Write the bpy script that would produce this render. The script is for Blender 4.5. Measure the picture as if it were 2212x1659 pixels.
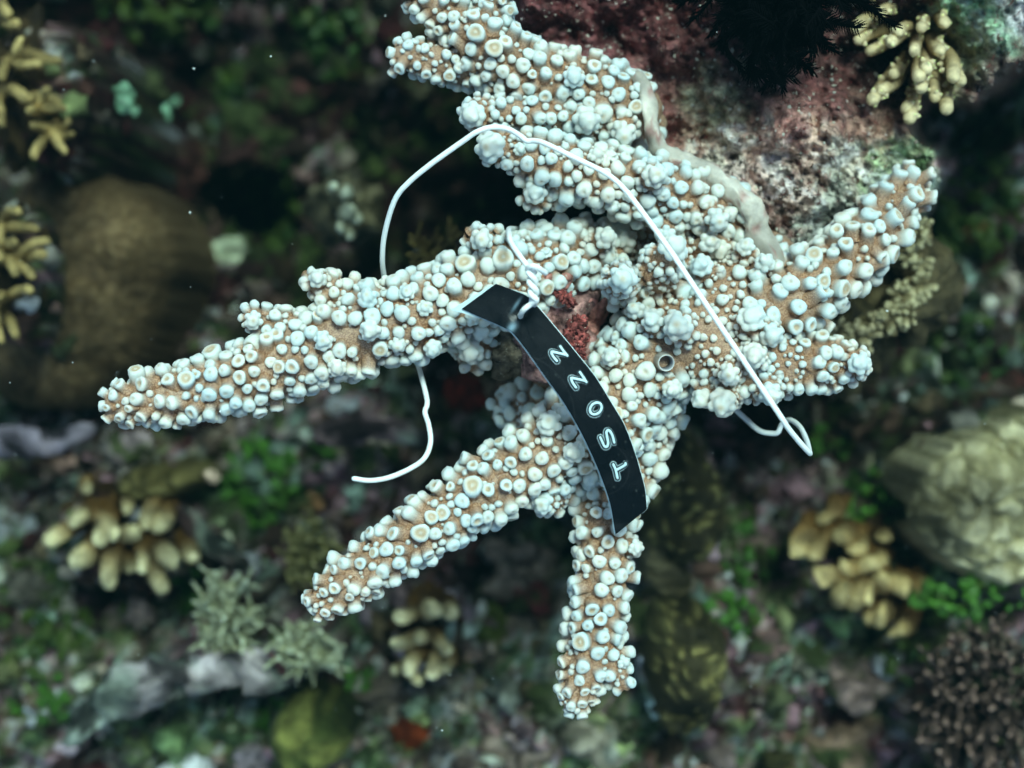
import bpy, math, random
import numpy as np
from mathutils import Matrix, Vector

# ------------------------------------------------------------------ scene, camera, light
for o in list(bpy.data.objects):
    bpy.data.objects.remove(o)
scene = bpy.context.scene
scene.unit_settings.system = 'METRIC'
scene.unit_settings.scale_length = 0.01          # one Blender unit is one centimetre
COL = scene.collection
random.seed(7)
RNG = np.random.default_rng(11)

CAM_H = 32.0                                     # cm from the lens to the plane in focus
PXCM = 125.68                                    # overview pixels (2212 wide) per cm in that plane
cam_d = bpy.data.cameras.new('camera')
cam_d.sensor_width = 36.0
cam_d.lens = 36.0 * CAM_H / (2212 / PXCM)
cam_d.clip_start = 0.5
cam_d.clip_end = 500
cam_d.dof.use_dof = True
cam_d.dof.focus_distance = CAM_H - 0.7
cam_d.dof.aperture_fstop = 0.12
cam = bpy.data.objects.new('camera', cam_d)
cam.location = (0, 0, CAM_H)
COL.objects.link(cam)
scene.camera = cam

SUN_TILT, SUN_AZ = 25.0, 68.0                    # degrees off the vertical; direction in the picture, from its right edge
world = bpy.data.worlds.new('World')
scene.world = world
world.use_nodes = True
wn = world.node_tree
sky = wn.nodes.new('ShaderNodeTexSky')
sky.sky_type = 'NISHITA'
sky.sun_disc = False
sky.sun_elevation = math.radians(90 - SUN_TILT)
sky.sun_rotation = math.radians(90 - SUN_AZ)
bg = wn.nodes['Background']
bg.inputs[1].default_value = 0.05
wn.links.new(sky.outputs[0], bg.inputs[0])

sun_d = bpy.data.lights.new('sun', 'SUN')
sun_d.energy = 1.5
sun_d.angle = math.radians(18)
sun_d.color = (0.88, 1.0, 0.92)
sun = bpy.data.objects.new('sun', sun_d)
st, sa = math.radians(SUN_TILT), math.radians(SUN_AZ)
sdir = Vector((math.sin(st) * math.cos(sa), math.sin(st) * math.sin(sa), math.cos(st)))
sun.rotation_euler = sdir.to_track_quat('Z', 'Y').to_euler()
sun.location = sdir * 60
COL.objects.link(sun)

scene.view_settings.view_transform = 'Standard'
scene.view_settings.look = 'None'
scene.view_settings.exposure = 4.0
scene.view_settings.gamma = 1.0
scene.view_settings.use_curve_mapping = False
scene.cycles.use_denoising = True
scene.cycles.max_bounces = 6
scene.cycles.diffuse_bounces = 3
scene.cycles.caustics_reflective = False
scene.cycles.caustics_refractive = False


# ------------------------------------------------------------------ helpers
def W(x, y, z):
    """overview pixel + height above the plane in focus -> point in the scene (numpy)"""
    x = np.asarray(x, float); y = np.asarray(y, float); z = np.asarray(z, float) + 0 * x
    k = (CAM_H - z) / CAM_H / PXCM
    return np.stack([(x - 1106) * k, (829.5 - y) * k, z], -1)


def pxs(z):
    return (CAM_H - z) / CAM_H / PXCM            # cm per overview pixel at height z


def hash3(ix, iy, iz, seed):
    h = (ix * 374761393 + iy * 668265263 + iz * 2147483647 + seed * 974711) & 0xFFFFFFFF
    h = ((h ^ (h >> 13)) * 1274126177) & 0xFFFFFFFF
    h = h ^ (h >> 16)
    return (h & 0xFFFF) / 65535.0


def vnoise(p, seed=0):
    p = np.asarray(p, float)
    i = np.floor(p).astype(np.int64)
    f = p - i
    f = f * f * f * (f * (f * 6 - 15) + 10)
    out = 0
    for dx in (0, 1):
        wx = f[..., 0] if dx else 1 - f[..., 0]
        for dy in (0, 1):
            wy = f[..., 1] if dy else 1 - f[..., 1]
            for dz in (0, 1):
                wz = f[..., 2] if dz else 1 - f[..., 2]
                out = out + wx * wy * wz * hash3(i[..., 0] + dx, i[..., 1] + dy, i[..., 2] + dz, seed)
    return out * 2 - 1


def fbm(p, octv=4, seed=0, gain=0.5):
    p = np.asarray(p, float)
    a, s, out = 1.0, 1.0, 0
    for k in range(octv):
        out = out + a * vnoise(p * s + 17.3 * k, seed + k)
        a *= gain; s *= 2.03
    return out


def smooth01(a, b, x):
    t = np.clip((x - a) / (b - a), 0, 1)
    return t * t * (3 - 2 * t)


def mk_mesh(name, V, F, col=None, smooth=True):
    """V (n,3); F a list of index arrays (m,3) or (m,4); col (n,3) base colour per vertex"""
    V = np.asarray(V, np.float32)
    if not isinstance(F, list):
        F = [F]
    F = [np.asarray(f, np.int32) for f in F if len(f)]
    me = bpy.data.meshes.new(name)
    me.vertices.add(len(V))
    me.vertices.foreach_set('co', V.ravel())
    loops = np.concatenate([f.ravel() for f in F])
    counts = np.concatenate([np.full(len(f), f.shape[1], np.int32) for f in F])
    me.loops.add(len(loops))
    me.loops.foreach_set('vertex_index', loops)
    me.polygons.add(len(counts))
    starts = np.concatenate([[0], np.cumsum(counts)[:-1]]).astype(np.int32)
    me.polygons.foreach_set('loop_start', starts)
    me.polygons.foreach_set('loop_total', counts)
    me.update(calc_edges=True)
    if smooth:
        me.polygons.foreach_set('use_smooth', np.ones(len(counts), bool))
    if col is not None:
        a = me.color_attributes.new('Col', 'FLOAT_COLOR', 'POINT')
        c = np.ones((len(V), 4), np.float32)
        c[:, :3] = col
        a.data.foreach_set('color', c.ravel())
    me.validate()
    return me


class Bag:
    """collects pieces of ONE part"""
    def __init__(self):
        self.V, self.T, self.Q, self.C, self.n = [], [], [], [], 0

    def add(self, V, F, col):
        V = np.asarray(V, float).reshape(-1, 3)
        for f in (F if isinstance(F, list) else [F]):
            f = np.asarray(f)
            if len(f) == 0:
                continue
            (self.T if f.shape[1] == 3 else self.Q).append(f + self.n)
        c = np.zeros((len(V), 3)); c[:] = col
        self.V.append(V); self.C.append(c); self.n += len(V)

    def mesh(self, name, smooth=True):
        F = []
        if self.T: F.append(np.concatenate(self.T))
        if self.Q: F.append(np.concatenate(self.Q))
        return mk_mesh(name, np.concatenate(self.V), F, np.concatenate(self.C), smooth)


def put(name, me, mat, parent=None):
    o = bpy.data.objects.new(name, me)
    if mat is not None and len(me.materials) == 0:
        me.materials.append(mat)
    COL.objects.link(o)
    if parent is not None:
        o.parent = parent
        pl = parent
        loc = Vector((0, 0, 0))
        while pl is not None:
            loc += pl.location
            pl = pl.parent
        o.matrix_parent_inverse = Matrix.Translation(-loc) if parent.parent is None else Matrix.Identity(4)
    return o


def tag(o, label=None, cat=None, group=None, kind=None):
    if label: o['label'] = label
    if cat: o['category'] = cat
    if group: o['group'] = group
    if kind: o['kind'] = kind
    return o


def thing(name, label, cat, loc, group=None):
    o = bpy.data.objects.new(name, None)
    o.empty_display_size = 0.5
    o.location = tuple(float(v) for v in loc)
    COL.objects.link(o)
    return tag(o, label, cat, group)


def catmull(P, step):
    """resample control rows (any columns; first three are xyz) with a Catmull-Rom spline"""
    P = np.asarray(P, float)
    Q = np.vstack([2 * P[0] - P[1], P, 2 * P[-1] - P[-2]])
    out = []
    for i in range(1, len(Q) - 2):
        p0, p1, p2, p3 = Q[i - 1:i + 3]
        n = max(2, int(np.linalg.norm(p2[:3] - p1[:3]) / step))
        t = np.linspace(0, 1, n, endpoint=False)[:, None]
        out.append(0.5 * (2 * p1 + (p2 - p0) * t + (2 * p0 - 5 * p1 + 4 * p2 - p3) * t ** 2 + (3 * p1 - p0 - 3 * p2 + p3) * t ** 3))
    out.append(P[-1:])
    return np.concatenate(out)


def frames(C):
    T = np.gradient(C, axis=0)
    T /= np.linalg.norm(T, axis=1, keepdims=True) + 1e-9
    n = np.cross(T[0], [0.13, 0.2, 1.0])
    if np.linalg.norm(n) < 1e-3: n = np.cross(T[0], [1.0, 0, 0])
    n /= np.linalg.norm(n)
    N = np.zeros_like(C)
    for i in range(len(C)):
        n = n - T[i] * (n @ T[i])
        n /= np.linalg.norm(n) + 1e-9
        N[i] = n
    return T, N, np.cross(T, N)


def tube(C, R, segs=12, caps=(True, True)):
    """round tube along C with radii R and domed ends -> V, F, t"""
    C = np.asarray(C, float)
    R = np.asarray(R, float) + np.zeros(len(C))
    if caps[1]:
        d = C[-1] - C[-2]; d /= np.linalg.norm(d) + 1e-9
        k = np.radians([30, 55, 75])
        C = np.vstack([C, C[-1] + d * R[-1] * np.sin(k)[:, None]])
        R = np.concatenate([R, R[-1] * np.cos(k)])
    if caps[0]:
        d = C[0] - C[1]; d /= np.linalg.norm(d) + 1e-9
        k = np.radians([75, 55, 30])
        C = np.vstack([C[0] + d * R[0] * np.sin(k)[:, None], C])
        R = np.concatenate([R[0] * np.cos(k), R])
    T, N, B = frames(C)
    a = np.linspace(0, 2 * math.pi, segs, endpoint=False)
    V = C[:, None] + R[:, None, None] * (np.cos(a)[None, :, None] * N[:, None] + np.sin(a)[None, :, None] * B[:, None])
    m = len(C)
    i, j = np.meshgrid(np.arange(m - 1), np.arange(segs), indexing='ij')
    j2 = (j + 1) % segs
    F = np.stack([i * segs + j, i * segs + j2, (i + 1) * segs + j2, (i + 1) * segs + j], -1).reshape(-1, 4)
    V = np.vstack([V.reshape(-1, 3), C[0] - T[0] * R[0] * 0.25, C[-1] + T[-1] * R[-1] * 0.25])
    jj = np.arange(segs); jn = (jj + 1) % segs
    F0 = np.stack([np.full(segs, m * segs), jn, jj], -1)
    F1 = np.stack([np.full(segs, m * segs + 1), (m - 1) * segs + jj, (m - 1) * segs + jn], -1)
    t = np.concatenate([np.repeat(np.linspace(0, 1, m), segs), [0, 1]])
    return V, [F, np.concatenate([F0, F1])], t


def uvsphere(nu=14, nv=9):
    th = np.linspace(0, math.pi, nv + 1)[1:-1]
    ph = np.linspace(0, 2 * math.pi, nu, endpoint=False)
    V = np.stack([np.sin(th)[:, None] * np.cos(ph), np.sin(th)[:, None] * np.sin(ph), np.cos(th)[:, None] + 0 * ph], -1).reshape(-1, 3)
    V = np.vstack([V, [0, 0, 1], [0, 0, -1]])
    m = nv - 1
    i, j = np.meshgrid(np.arange(m - 1), np.arange(nu), indexing='ij')
    j2 = (j + 1) % nu
    F = np.stack([i * nu + j, (i + 1) * nu + j, (i + 1) * nu + j2, i * nu + j2], -1).reshape(-1, 4)
    jj = np.arange(nu); jn = (jj + 1) % nu
    T = np.concatenate([np.stack([np.full(nu, m * nu), jj, jn], -1), np.stack([np.full(nu, m * nu + 1), (m - 1) * nu + jn, (m - 1) * nu + jj], -1)])
    return V, [F, T]


def basis_from(d, spin):
    """rotation matrices whose z axis is d (n,3)"""
    d = d / (np.linalg.norm(d, axis=-1, keepdims=True) + 1e-9)
    ref = np.where(np.abs(d[:, 2:3]) < 0.9, np.array([[0, 0, 1.0]]), np.array([[1.0, 0, 0]]))
    x = np.cross(ref, d); x /= np.linalg.norm(x, axis=-1, keepdims=True)
    y = np.cross(d, x)
    c, s = np.cos(spin)[:, None], np.sin(spin)[:, None]
    return np.stack([x * c + y * s, -x * s + y * c, d], -1)


# ------------------------------------------------------------------ materials
def new_mat(name):
    m = bpy.data.materials.new(name)
    m.use_nodes = True
    return m, m.node_tree.nodes, m.node_tree.links, m.node_tree.nodes['Principled BSDF']


def pigment_mat(name, rough=0.7, nscale=3.0, var=0.35, bscale=8.0, bump=0.25, spec=0.3, speck=None, sss=0.0, dist=0.05, gam=1.0):
    """base colour from the mesh's own pigment attribute, broken up by noise, with fine relief"""
    m, N, L, P = new_mat(name)
    at = N.new('ShaderNodeAttribute'); at.attribute_name = 'Col'
    geo = N.new('ShaderNodeNewGeometry')
    n1 = N.new('ShaderNodeTexNoise'); n1.inputs['Scale'].default_value = nscale; n1.inputs['Detail'].default_value = 6
    n1.inputs['Roughness'].default_value = 0.65
    L.new(geo.outputs['Position'], n1.inputs['Vector'])
    mr = N.new('ShaderNodeMapRange'); mr.inputs['From Min'].default_value = 0.3; mr.inputs['From Max'].default_value = 0.7
    mr.inputs['To Min'].default_value = 1 - var; mr.inputs['To Max'].default_value = 1 + var
    L.new(n1.outputs['Fac'], mr.inputs['Value'])
    mx = N.new('ShaderNodeMix'); mx.data_type = 'RGBA'; mx.blend_type = 'MULTIPLY'; mx.inputs['Factor'].default_value = 1
    L.new(at.outputs['Color'], mx.inputs[6]); L.new(mr.outputs['Result'], mx.inputs[7])
    out = mx.outputs[2]
    if speck:
        sc, thr, colr = speck
        n3 = N.new('ShaderNodeTexNoise'); n3.inputs['Scale'].default_value = sc; n3.inputs['Detail'].default_value = 3
        L.new(geo.outputs['Position'], n3.inputs['Vector'])
        r3 = N.new('ShaderNodeMapRange'); r3.inputs['From Min'].default_value = thr; r3.inputs['From Max'].default_value = thr + 0.06
        L.new(n3.outputs['Fac'], r3.inputs['Value'])
        m3 = N.new('ShaderNodeMix'); m3.data_type = 'RGBA'
        L.new(r3.outputs['Result'], m3.inputs['Factor']); L.new(out, m3.inputs[6])
        m3.inputs[7].default_value = (*colr, 1)
        out = m3.outputs[2]
    gm = N.new('ShaderNodeGamma'); gm.inputs['Gamma'].default_value = gam
    L.new(out, gm.inputs['Color'])
    m5 = N.new('ShaderNodeMix'); m5.data_type = 'RGBA'; m5.blend_type = 'MULTIPLY'; m5.inputs['Factor'].default_value = 1
    g5 = 0.45 ** (1 - gam)
    L.new(gm.outputs[0], m5.inputs[6]); m5.inputs[7].default_value = (g5, g5, g5, 1)
    L.new(m5.outputs[2], P.inputs['Base Color'])
    n2 = N.new('ShaderNodeTexNoise'); n2.inputs['Scale'].default_value = bscale; n2.inputs['Detail'].default_value = 5
    L.new(geo.outputs['Position'], n2.inputs['Vector'])
    bp = N.new('ShaderNodeBump'); bp.inputs['Strength'].default_value = bump; bp.inputs['Distance'].default_value = dist
    L.new(n2.outputs['Fac'], bp.inputs['Height']); L.new(bp.outputs['Normal'], P.inputs['Normal'])
    P.inputs['Roughness'].default_value = rough
    P.inputs['Specular IOR Level'].default_value = spec
    if sss:
        P.inputs['Subsurface Weight'].default_value = sss
        P.inputs['Subsurface Radius'].default_value = (1.0, 0.8, 0.6)
        P.inputs['Subsurface Scale'].default_value = 0.12
    return m


M_REEF = pigment_mat('reef_crust', 0.85, 2.2, 0.5, 5.0, 0.5, 0.2, dist=0.1, gam=1.35)
M_ROCK = pigment_mat('encrusted_rock', 0.85, 7.0, 0.75, 14.0, 0.8, 0.25, speck=(24.0, 0.655, (0.5, 0.47, 0.38)), dist=0.08, gam=1.12)
M_LIVE = pigment_mat('coral_tissue', 0.7, 5.0, 0.35, 9.0, 0.6, 0.2, sss=0.1, gam=1.3)
M_ALGAE = pigment_mat('green_algae', 0.5, 4.0, 0.4, 10.0, 0.25, 0.4, gam=1.1)
M_BLACK = pigment_mat('feather_star_black', 0.9, 9.0, 0.2, 20.0, 0.2, 0.02)
M_GRAIN = pigment_mat('sand_grain', 0.7, 9.0, 0.3, 20.0, 0.1, 0.3)


def coral_mat():
    """attribute: red = bleached white share, green = tan mouth share"""
    m, N, L, P = new_mat('bleached_coral')
    at = N.new('ShaderNodeAttribute'); at.attribute_name = 'Col'
    sep = N.new('ShaderNodeSeparateColor'); L.new(at.outputs['Color'], sep.inputs[0])
    geo = N.new('ShaderNodeNewGeometry')
    n1 = N.new('ShaderNodeTexNoise'); n1.inputs['Scale'].default_value = 0.9; n1.inputs['Detail'].default_value = 3
    L.new(geo.outputs['Position'], n1.inputs['Vector'])
    r1 = N.new('ShaderNodeMapRange'); r1.inputs['From Min'].default_value = 0.35; r1.inputs['From Max'].default_value = 0.65
    L.new(n1.outputs['Fac'], r1.inputs['Value'])
    wht = N.new('ShaderNodeMix'); wht.data_type = 'RGBA'
    L.new(r1.outputs['Result'], wht.inputs['Factor'])
    wht.inputs[6].default_value = (0.58, 0.69, 0.675, 1); wht.inputs[7].default_value = (0.72, 0.71, 0.615, 1)
    # tissue: brown with fine pale flecks
    n2 = N.new('ShaderNodeTexNoise'); n2.inputs['Scale'].default_value = 34; n2.inputs['Detail'].default_value = 2
    L.new(geo.outputs['Position'], n2.inputs['Vector'])
    r2 = N.new('ShaderNodeMapRange'); r2.inputs['From Min'].default_value = 0.42; r2.inputs['From Max'].default_value = 0.62
    L.new(n2.outputs['Fac'], r2.inputs['Value'])
    br = N.new('ShaderNodeMix'); br.data_type = 'RGBA'
    L.new(r2.outputs['Result'], br.inputs['Factor'])
    br.inputs[6].default_value = (0.25, 0.118, 0.055, 1); br.inputs[7].default_value = (0.49, 0.295, 0.165, 1)
    a = N.new('ShaderNodeMix'); a.data_type = 'RGBA'
    L.new(sep.outputs[0], a.inputs['Factor']); L.new(br.outputs[2], a.inputs[6]); L.new(wht.outputs[2], a.inputs[7])
    b = N.new('ShaderNodeMix'); b.data_type = 'RGBA'
    L.new(sep.outputs[1], b.inputs['Factor']); L.new(a.outputs[2], b.inputs[6]); b.inputs[7].default_value = (0.52, 0.36, 0.17, 1)
    L.new(b.outputs[2], P.inputs['Base Color'])
    P.inputs['Roughness'].default_value = 0.5
    P.inputs['Specular IOR Level'].default_value = 0.3
    P.inputs['Subsurface Weight'].default_value = 0.55
    P.inputs['Subsurface Radius'].default_value = (0.7, 0.9, 1.0)
    P.inputs['Subsurface Scale'].default_value = 0.10
    n4 = N.new('ShaderNodeTexNoise'); n4.inputs['Scale'].default_value = 22; n4.inputs['Detail'].default_value = 3
    L.new(geo.outputs['Position'], n4.inputs['Vector'])
    bp = N.new('ShaderNodeBump'); bp.inputs['Strength'].default_value = 0.25; bp.inputs['Distance'].default_value = 0.02
    L.new(n4.outputs['Fac'], bp.inputs['Height']); L.new(bp.outputs['Normal'], P.inputs['Normal'])
    return m


M_CORAL = coral_mat()


# ------------------------------------------------------------------ reef ground
def blobs(X, Y, spots):
    """soft sum of spots (x, y, rx, ry, amount) in overview pixels"""
    out = 0
    for (x, y, rx, ry, a) in spots:
        out = out + a * np.exp(-((X - x) / rx) ** 2 - ((Y - y) / ry) ** 2)
    return out


def ground_base(ox, oy):
    z = -15.0 + 0 * ox
    z = z + blobs(ox, oy, [(300, 150, 520, 340, -5.0), (1000, 480, 350, 260, -6.0), (470, 420, 120, 90, -7.0), (1250, 450, 250, 150, -2.0),
                           (700, 1500, 1300, 420, 3.0), (2000, 1250, 400, 420, 2.5), (2120, 520, 260, 260, 0.5), (1750, 950, 250, 160, -1.5),
                           (500, 1230, 240, 120, -1.0), (130, 1500, 200, 200, 0.8), (1300, 80, 200, 160, -3)])
    return z


RISES = [(255, 1165, 170, 100, -11.5), (915, 1380, 70, 95, -10.7), (1860, 1230, 140, 130, -11.2), (80, 190, 80, 150, -8.7), (35, 590, 50, 140, -8.7), (490, 1330, 55, 90, -10.3),
         (665, 1405, 60, 45, -10.3), (665, 1190, 50, 60, -11.4), (950, 555, 50, 30, -7.7), (1960, 610, 40, 110, -5.9), (1830, 720, 60, 40, -6.1), (2120, 1520, 125, 165, -10.6),
         (115, 600, 200, 210, -14.2), (2245, 1090, 225, 185, -9.4), (1480, 1080, 80, 140, -9.6), (1490, 1450, 85, 140, -9.1), (660, 1615, 85, 75, -10.0), (325, 1045, 85, 32, -11.4),
         (1450, 1240, 50, 55, -9.9), (745, 450, 22, 45, -9.5), (190, 1540, 50, 32, -10.0), (270, 1505, 55, 32, -10.0), (350, 1475, 55, 32, -10.0), (430, 1453, 50, 28, -10.0), (520, 1450, 50, 24, -10.0), (600, 1460, 40, 18, -10.0)]


def raise_ground(X, Y, Z):
    for (x, y, rx, ry, zt) in RISES:
        c = W(x, y, zt); k = pxs(zt)
        d = np.hypot((X - c[0]) / (rx * k), (Y - c[1]) / (ry * k))
        top = zt - .25 * d ** 2 - 1.2 * np.clip(d - .85, 0, None) ** 2 * 12 + .25 * fbm(np.stack([X, Y, 0 * X], -1) * 1.5, 3, 19)
        Z = np.maximum(Z, top)
    return Z


def cells(X, Y, size, seed):
    """Worley cells: distance to the nearest and second point, and the nearest cell's id hash"""
    gx, gy = np.floor(X / size).astype(np.int64), np.floor(Y / size).astype(np.int64)
    d1 = np.full(X.shape, 9e9); d2 = d1.copy(); idh = np.zeros(X.shape)
    for dx in (-1, 0, 1):
        for dy in (-1, 0, 1):
            cx, cy = gx + dx, gy + dy
            px = (cx + hash3(cx, cy, cx * 0 + 1, seed)) * size
            py = (cy + hash3(cx, cy, cx * 0 + 2, seed)) * size
            d = np.hypot(X - px, Y - py)
            hh = hash3(cx, cy, cx * 0 + 3, seed)
            near = d < d1
            d2 = np.where(near, d1, np.minimum(d2, d))
            idh = np.where(near, hh, idh)
            d1 = np.where(near, d, d1)
    return d1, d2, idh


def ov_of(X, Y, Z):
    k = (CAM_H - Z) / CAM_H / PXCM
    return X / k + 1106, 829.5 - Y / k


PAL = np.array([[.055, .022, .022], [.045, .035, .02], [.10, .07, .045], [.06, .075, .03], [.15, .10, .09], [.22, .17, .17],
                [.30, .25, .25], [.19, .23, .20], [.10, .13, .10], [.24, .20, .14], [.12, .04, .035], [.36, .32, .30]])


def pale_share(ox, oy):  # pale crust thinned at upper left; light falloff painted into the colour
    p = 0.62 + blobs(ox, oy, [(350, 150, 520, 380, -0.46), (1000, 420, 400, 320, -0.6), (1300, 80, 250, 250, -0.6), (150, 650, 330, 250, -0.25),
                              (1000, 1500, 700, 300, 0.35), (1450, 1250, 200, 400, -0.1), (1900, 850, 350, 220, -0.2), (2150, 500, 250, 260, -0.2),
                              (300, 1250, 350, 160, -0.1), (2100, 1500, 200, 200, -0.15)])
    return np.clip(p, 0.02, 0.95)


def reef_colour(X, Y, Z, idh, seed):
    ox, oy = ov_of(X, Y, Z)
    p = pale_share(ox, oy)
    q = np.stack([X, Y, Z], -1)
    n = np.clip(0.5 + 0.75 * fbm(q * 0.9, 4, seed), 0, 1)
    q = q + 2.0 * (idh[..., None] - .5) * .35
    f = lambda sc, sd, o=4: fbm(q * sc + sd * 3.1, o, seed + sd, .6)
    L = lambda a, b, m: np.array(a) * (1 - m[..., None]) + np.array(b) * m[..., None] if not isinstance(a, np.ndarray) or a.ndim == 1 else a * (1 - m[..., None]) + np.array(b) * m[..., None]
    c = L((.075, .028, .028), (.14, .095, .07), smooth01(-.5, .5, f(1.3, 1)))
    pc = L((.36, .23, .25), (.38, .32, .26), smooth01(-.3, .3, f(.8, 2)))
    pc = L(pc, (.25, .31, .26), smooth01(.05, .4, f(.9, 3)))
    pc = L(pc, (.62, .57, .50), smooth01(.25, .6, f(2.6, 4)))
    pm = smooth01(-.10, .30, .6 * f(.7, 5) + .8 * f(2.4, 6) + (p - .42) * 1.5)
    c = c * (1 - pm[..., None]) + pc * pm[..., None]
    gm = smooth01(.05, .40, .6 * f(.5, 7) + .7 * f(2.6, 8)) * .75
    c = L(c, (.095, .145, .040), gm)
    rm = smooth01(.42, .62, .8 * f(.9, 9) + .3 * f(2.6, 10)) * .8
    c = L(c, (.14, .045, .04), rm * .7)
    lift = .72 + .38 * smooth01(.3, .9, p)  # colour also dimmed there, standing in for light falling off
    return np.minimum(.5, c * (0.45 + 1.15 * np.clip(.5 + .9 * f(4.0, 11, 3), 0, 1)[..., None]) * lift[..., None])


def build_ground():
    xs = np.arange(-30, 30.01, 0.115); ys = np.arange(-24, 24.01, 0.115)
    X, Y = np.meshgrid(xs, ys)
    ox, oy = ov_of(X, Y, -14.5)
    Z = ground_base(ox, oy)
    q = np.stack([X, Y, 0 * X], -1)
    wx = X + 0.6 * fbm(q * 0.7, 3, 5); wy = Y + 0.6 * fbm(q * 0.7, 3, 9)
    Z = Z + 1.3 * fbm(q * 0.22, 3, 21) + 0.35 * fbm(q * 0.9, 3, 31)
    d1, d2, i1 = cells(wx, wy, 1.7, 3)
    Z = Z + 0.45 * smooth01(0, .8, d2 - d1) * (0.2 + i1) - .6 * np.abs(fbm(q * .6, 4, 61))
    e1, e2, i2 = cells(wx + 3, wy, 0.75, 8)
    Z = Z + 0.16 * smooth01(0, .4, e2 - e1) * i2
    Z = Z + 0.30 * fbm(q * 2.1, 5, 41, .6)
    Z = raise_ground(X, Y, Z)
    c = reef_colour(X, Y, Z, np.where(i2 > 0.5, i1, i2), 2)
    ny, nx = X.shape
    i, j = np.meshgrid(np.arange(ny - 1), np.arange(nx - 1), indexing='ij')
    F = np.stack([i * nx + j, i * nx + j + 1, (i + 1) * nx + j + 1, (i + 1) * nx + j], -1).reshape(-1, 4)
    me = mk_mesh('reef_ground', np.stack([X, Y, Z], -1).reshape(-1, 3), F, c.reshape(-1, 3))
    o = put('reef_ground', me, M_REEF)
    tag(o, 'uneven reef slope of dark encrusted rubble behind the white coral', None, None, 'structure')
    return xs, ys, Z


GX, GY, GZ = build_ground()


def ground_z(X, Y):
    i = np.clip(np.round((np.asarray(Y) - GY[0]) / 0.115).astype(int), 0, len(GY) - 1)
    j = np.clip(np.round((np.asarray(X) - GX[0]) / 0.115).astype(int), 0, len(GX) - 1)
    return GZ[i, j]


def on_ground(ox, oy, lift=0.0):
    """point of the reef ground seen at an overview pixel"""
    z = -14.0
    for _ in range(6):
        p = W(ox, oy, z)
        z = 0.5 * z + 0.5 * float(ground_z(p[0], p[1]))
    p = W(ox, oy, z)
    return np.array([p[0], p[1], float(ground_z(p[0], p[1])) + lift])


def pebble(seed, lumpy=0.35, nu=12, nv=8):
    V, F = uvsphere(nu, nv)
    r = 1 + lumpy * fbm(V * 1.3 + seed * 3.7, 3, seed)
    rr = np.random.default_rng(seed)
    return V * r[:, None] * rr.uniform(0.6, 1.25, 3), F


def build_rubble():
    b = Bag()
    rr = np.random.default_rng(5)
    temps = [pebble(s, 0.95, 10, 7) for s in range(14)]
    n = 4200
    X = rr.uniform(-16, 16, n); Y = rr.uniform(-12, 12, n)
    Z = ground_z(X, Y)
    S = 0.07 + 0.26 * rr.random(n) ** 2.6
    idh = rr.random(n)
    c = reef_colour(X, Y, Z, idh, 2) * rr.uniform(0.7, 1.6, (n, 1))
    R = basis_from(rr.normal(size=(n, 3)), rr.random(n) * 6.28)
    for k in range(n):
        V, F = temps[k % 14]
        v = (R[k] @ (V * S[k]).T).T + [X[k], Y[k], Z[k] + S[k] * 0.1]
        b.add(v, F, c[k] * (1 + 0.6 * fbm(V * 1.6 + k, 3, k % 50)[:, None]).clip(.2, 2))
    o = put('coral_rubble', b.mesh('coral_rubble'), M_REEF)
    tag(o, 'scattered coral rubble and crust lumps strewn over the reef slope', 'rubble', None, 'stuff')


build_rubble()

# ------------------------------------------------------------------ encrusted rock, upper right
ROCK_POLY = np.array([(1075, -260), (1085, 0), (1120, 95), (1180, 150), (1290, 190), (1350, 300), (1400, 420), (1540, 520), (1680, 690),
                      (1790, 690), (1900, 540), (2000, 450), (2055, 375), (2045, 320), (1985, 275), (2010, 225), (2110, 240), (2200, 175), (2420, 130), (2420, -260)], float)


def poly_sdf(X, Y, P):
    d = np.full(X.shape, 9e9); inside = np.zeros(X.shape, bool)
    for k in range(len(P)):
        a, b = P[k], P[(k + 1) % len(P)]
        e = b - a
        t = np.clip(((X - a[0]) * e[0] + (Y - a[1]) * e[1]) / (e @ e), 0, 1)
        d = np.minimum(d, np.hypot(X - a[0] - t * e[0], Y - a[1] - t * e[1]))
        c = ((a[1] > Y) != (b[1] > Y)) & (X < (b[0] - a[0]) * (Y - a[1]) / (b[1] - a[1] + 1e-12) + a[0])
        inside ^= c
    return np.where(inside, -d, d)


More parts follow.
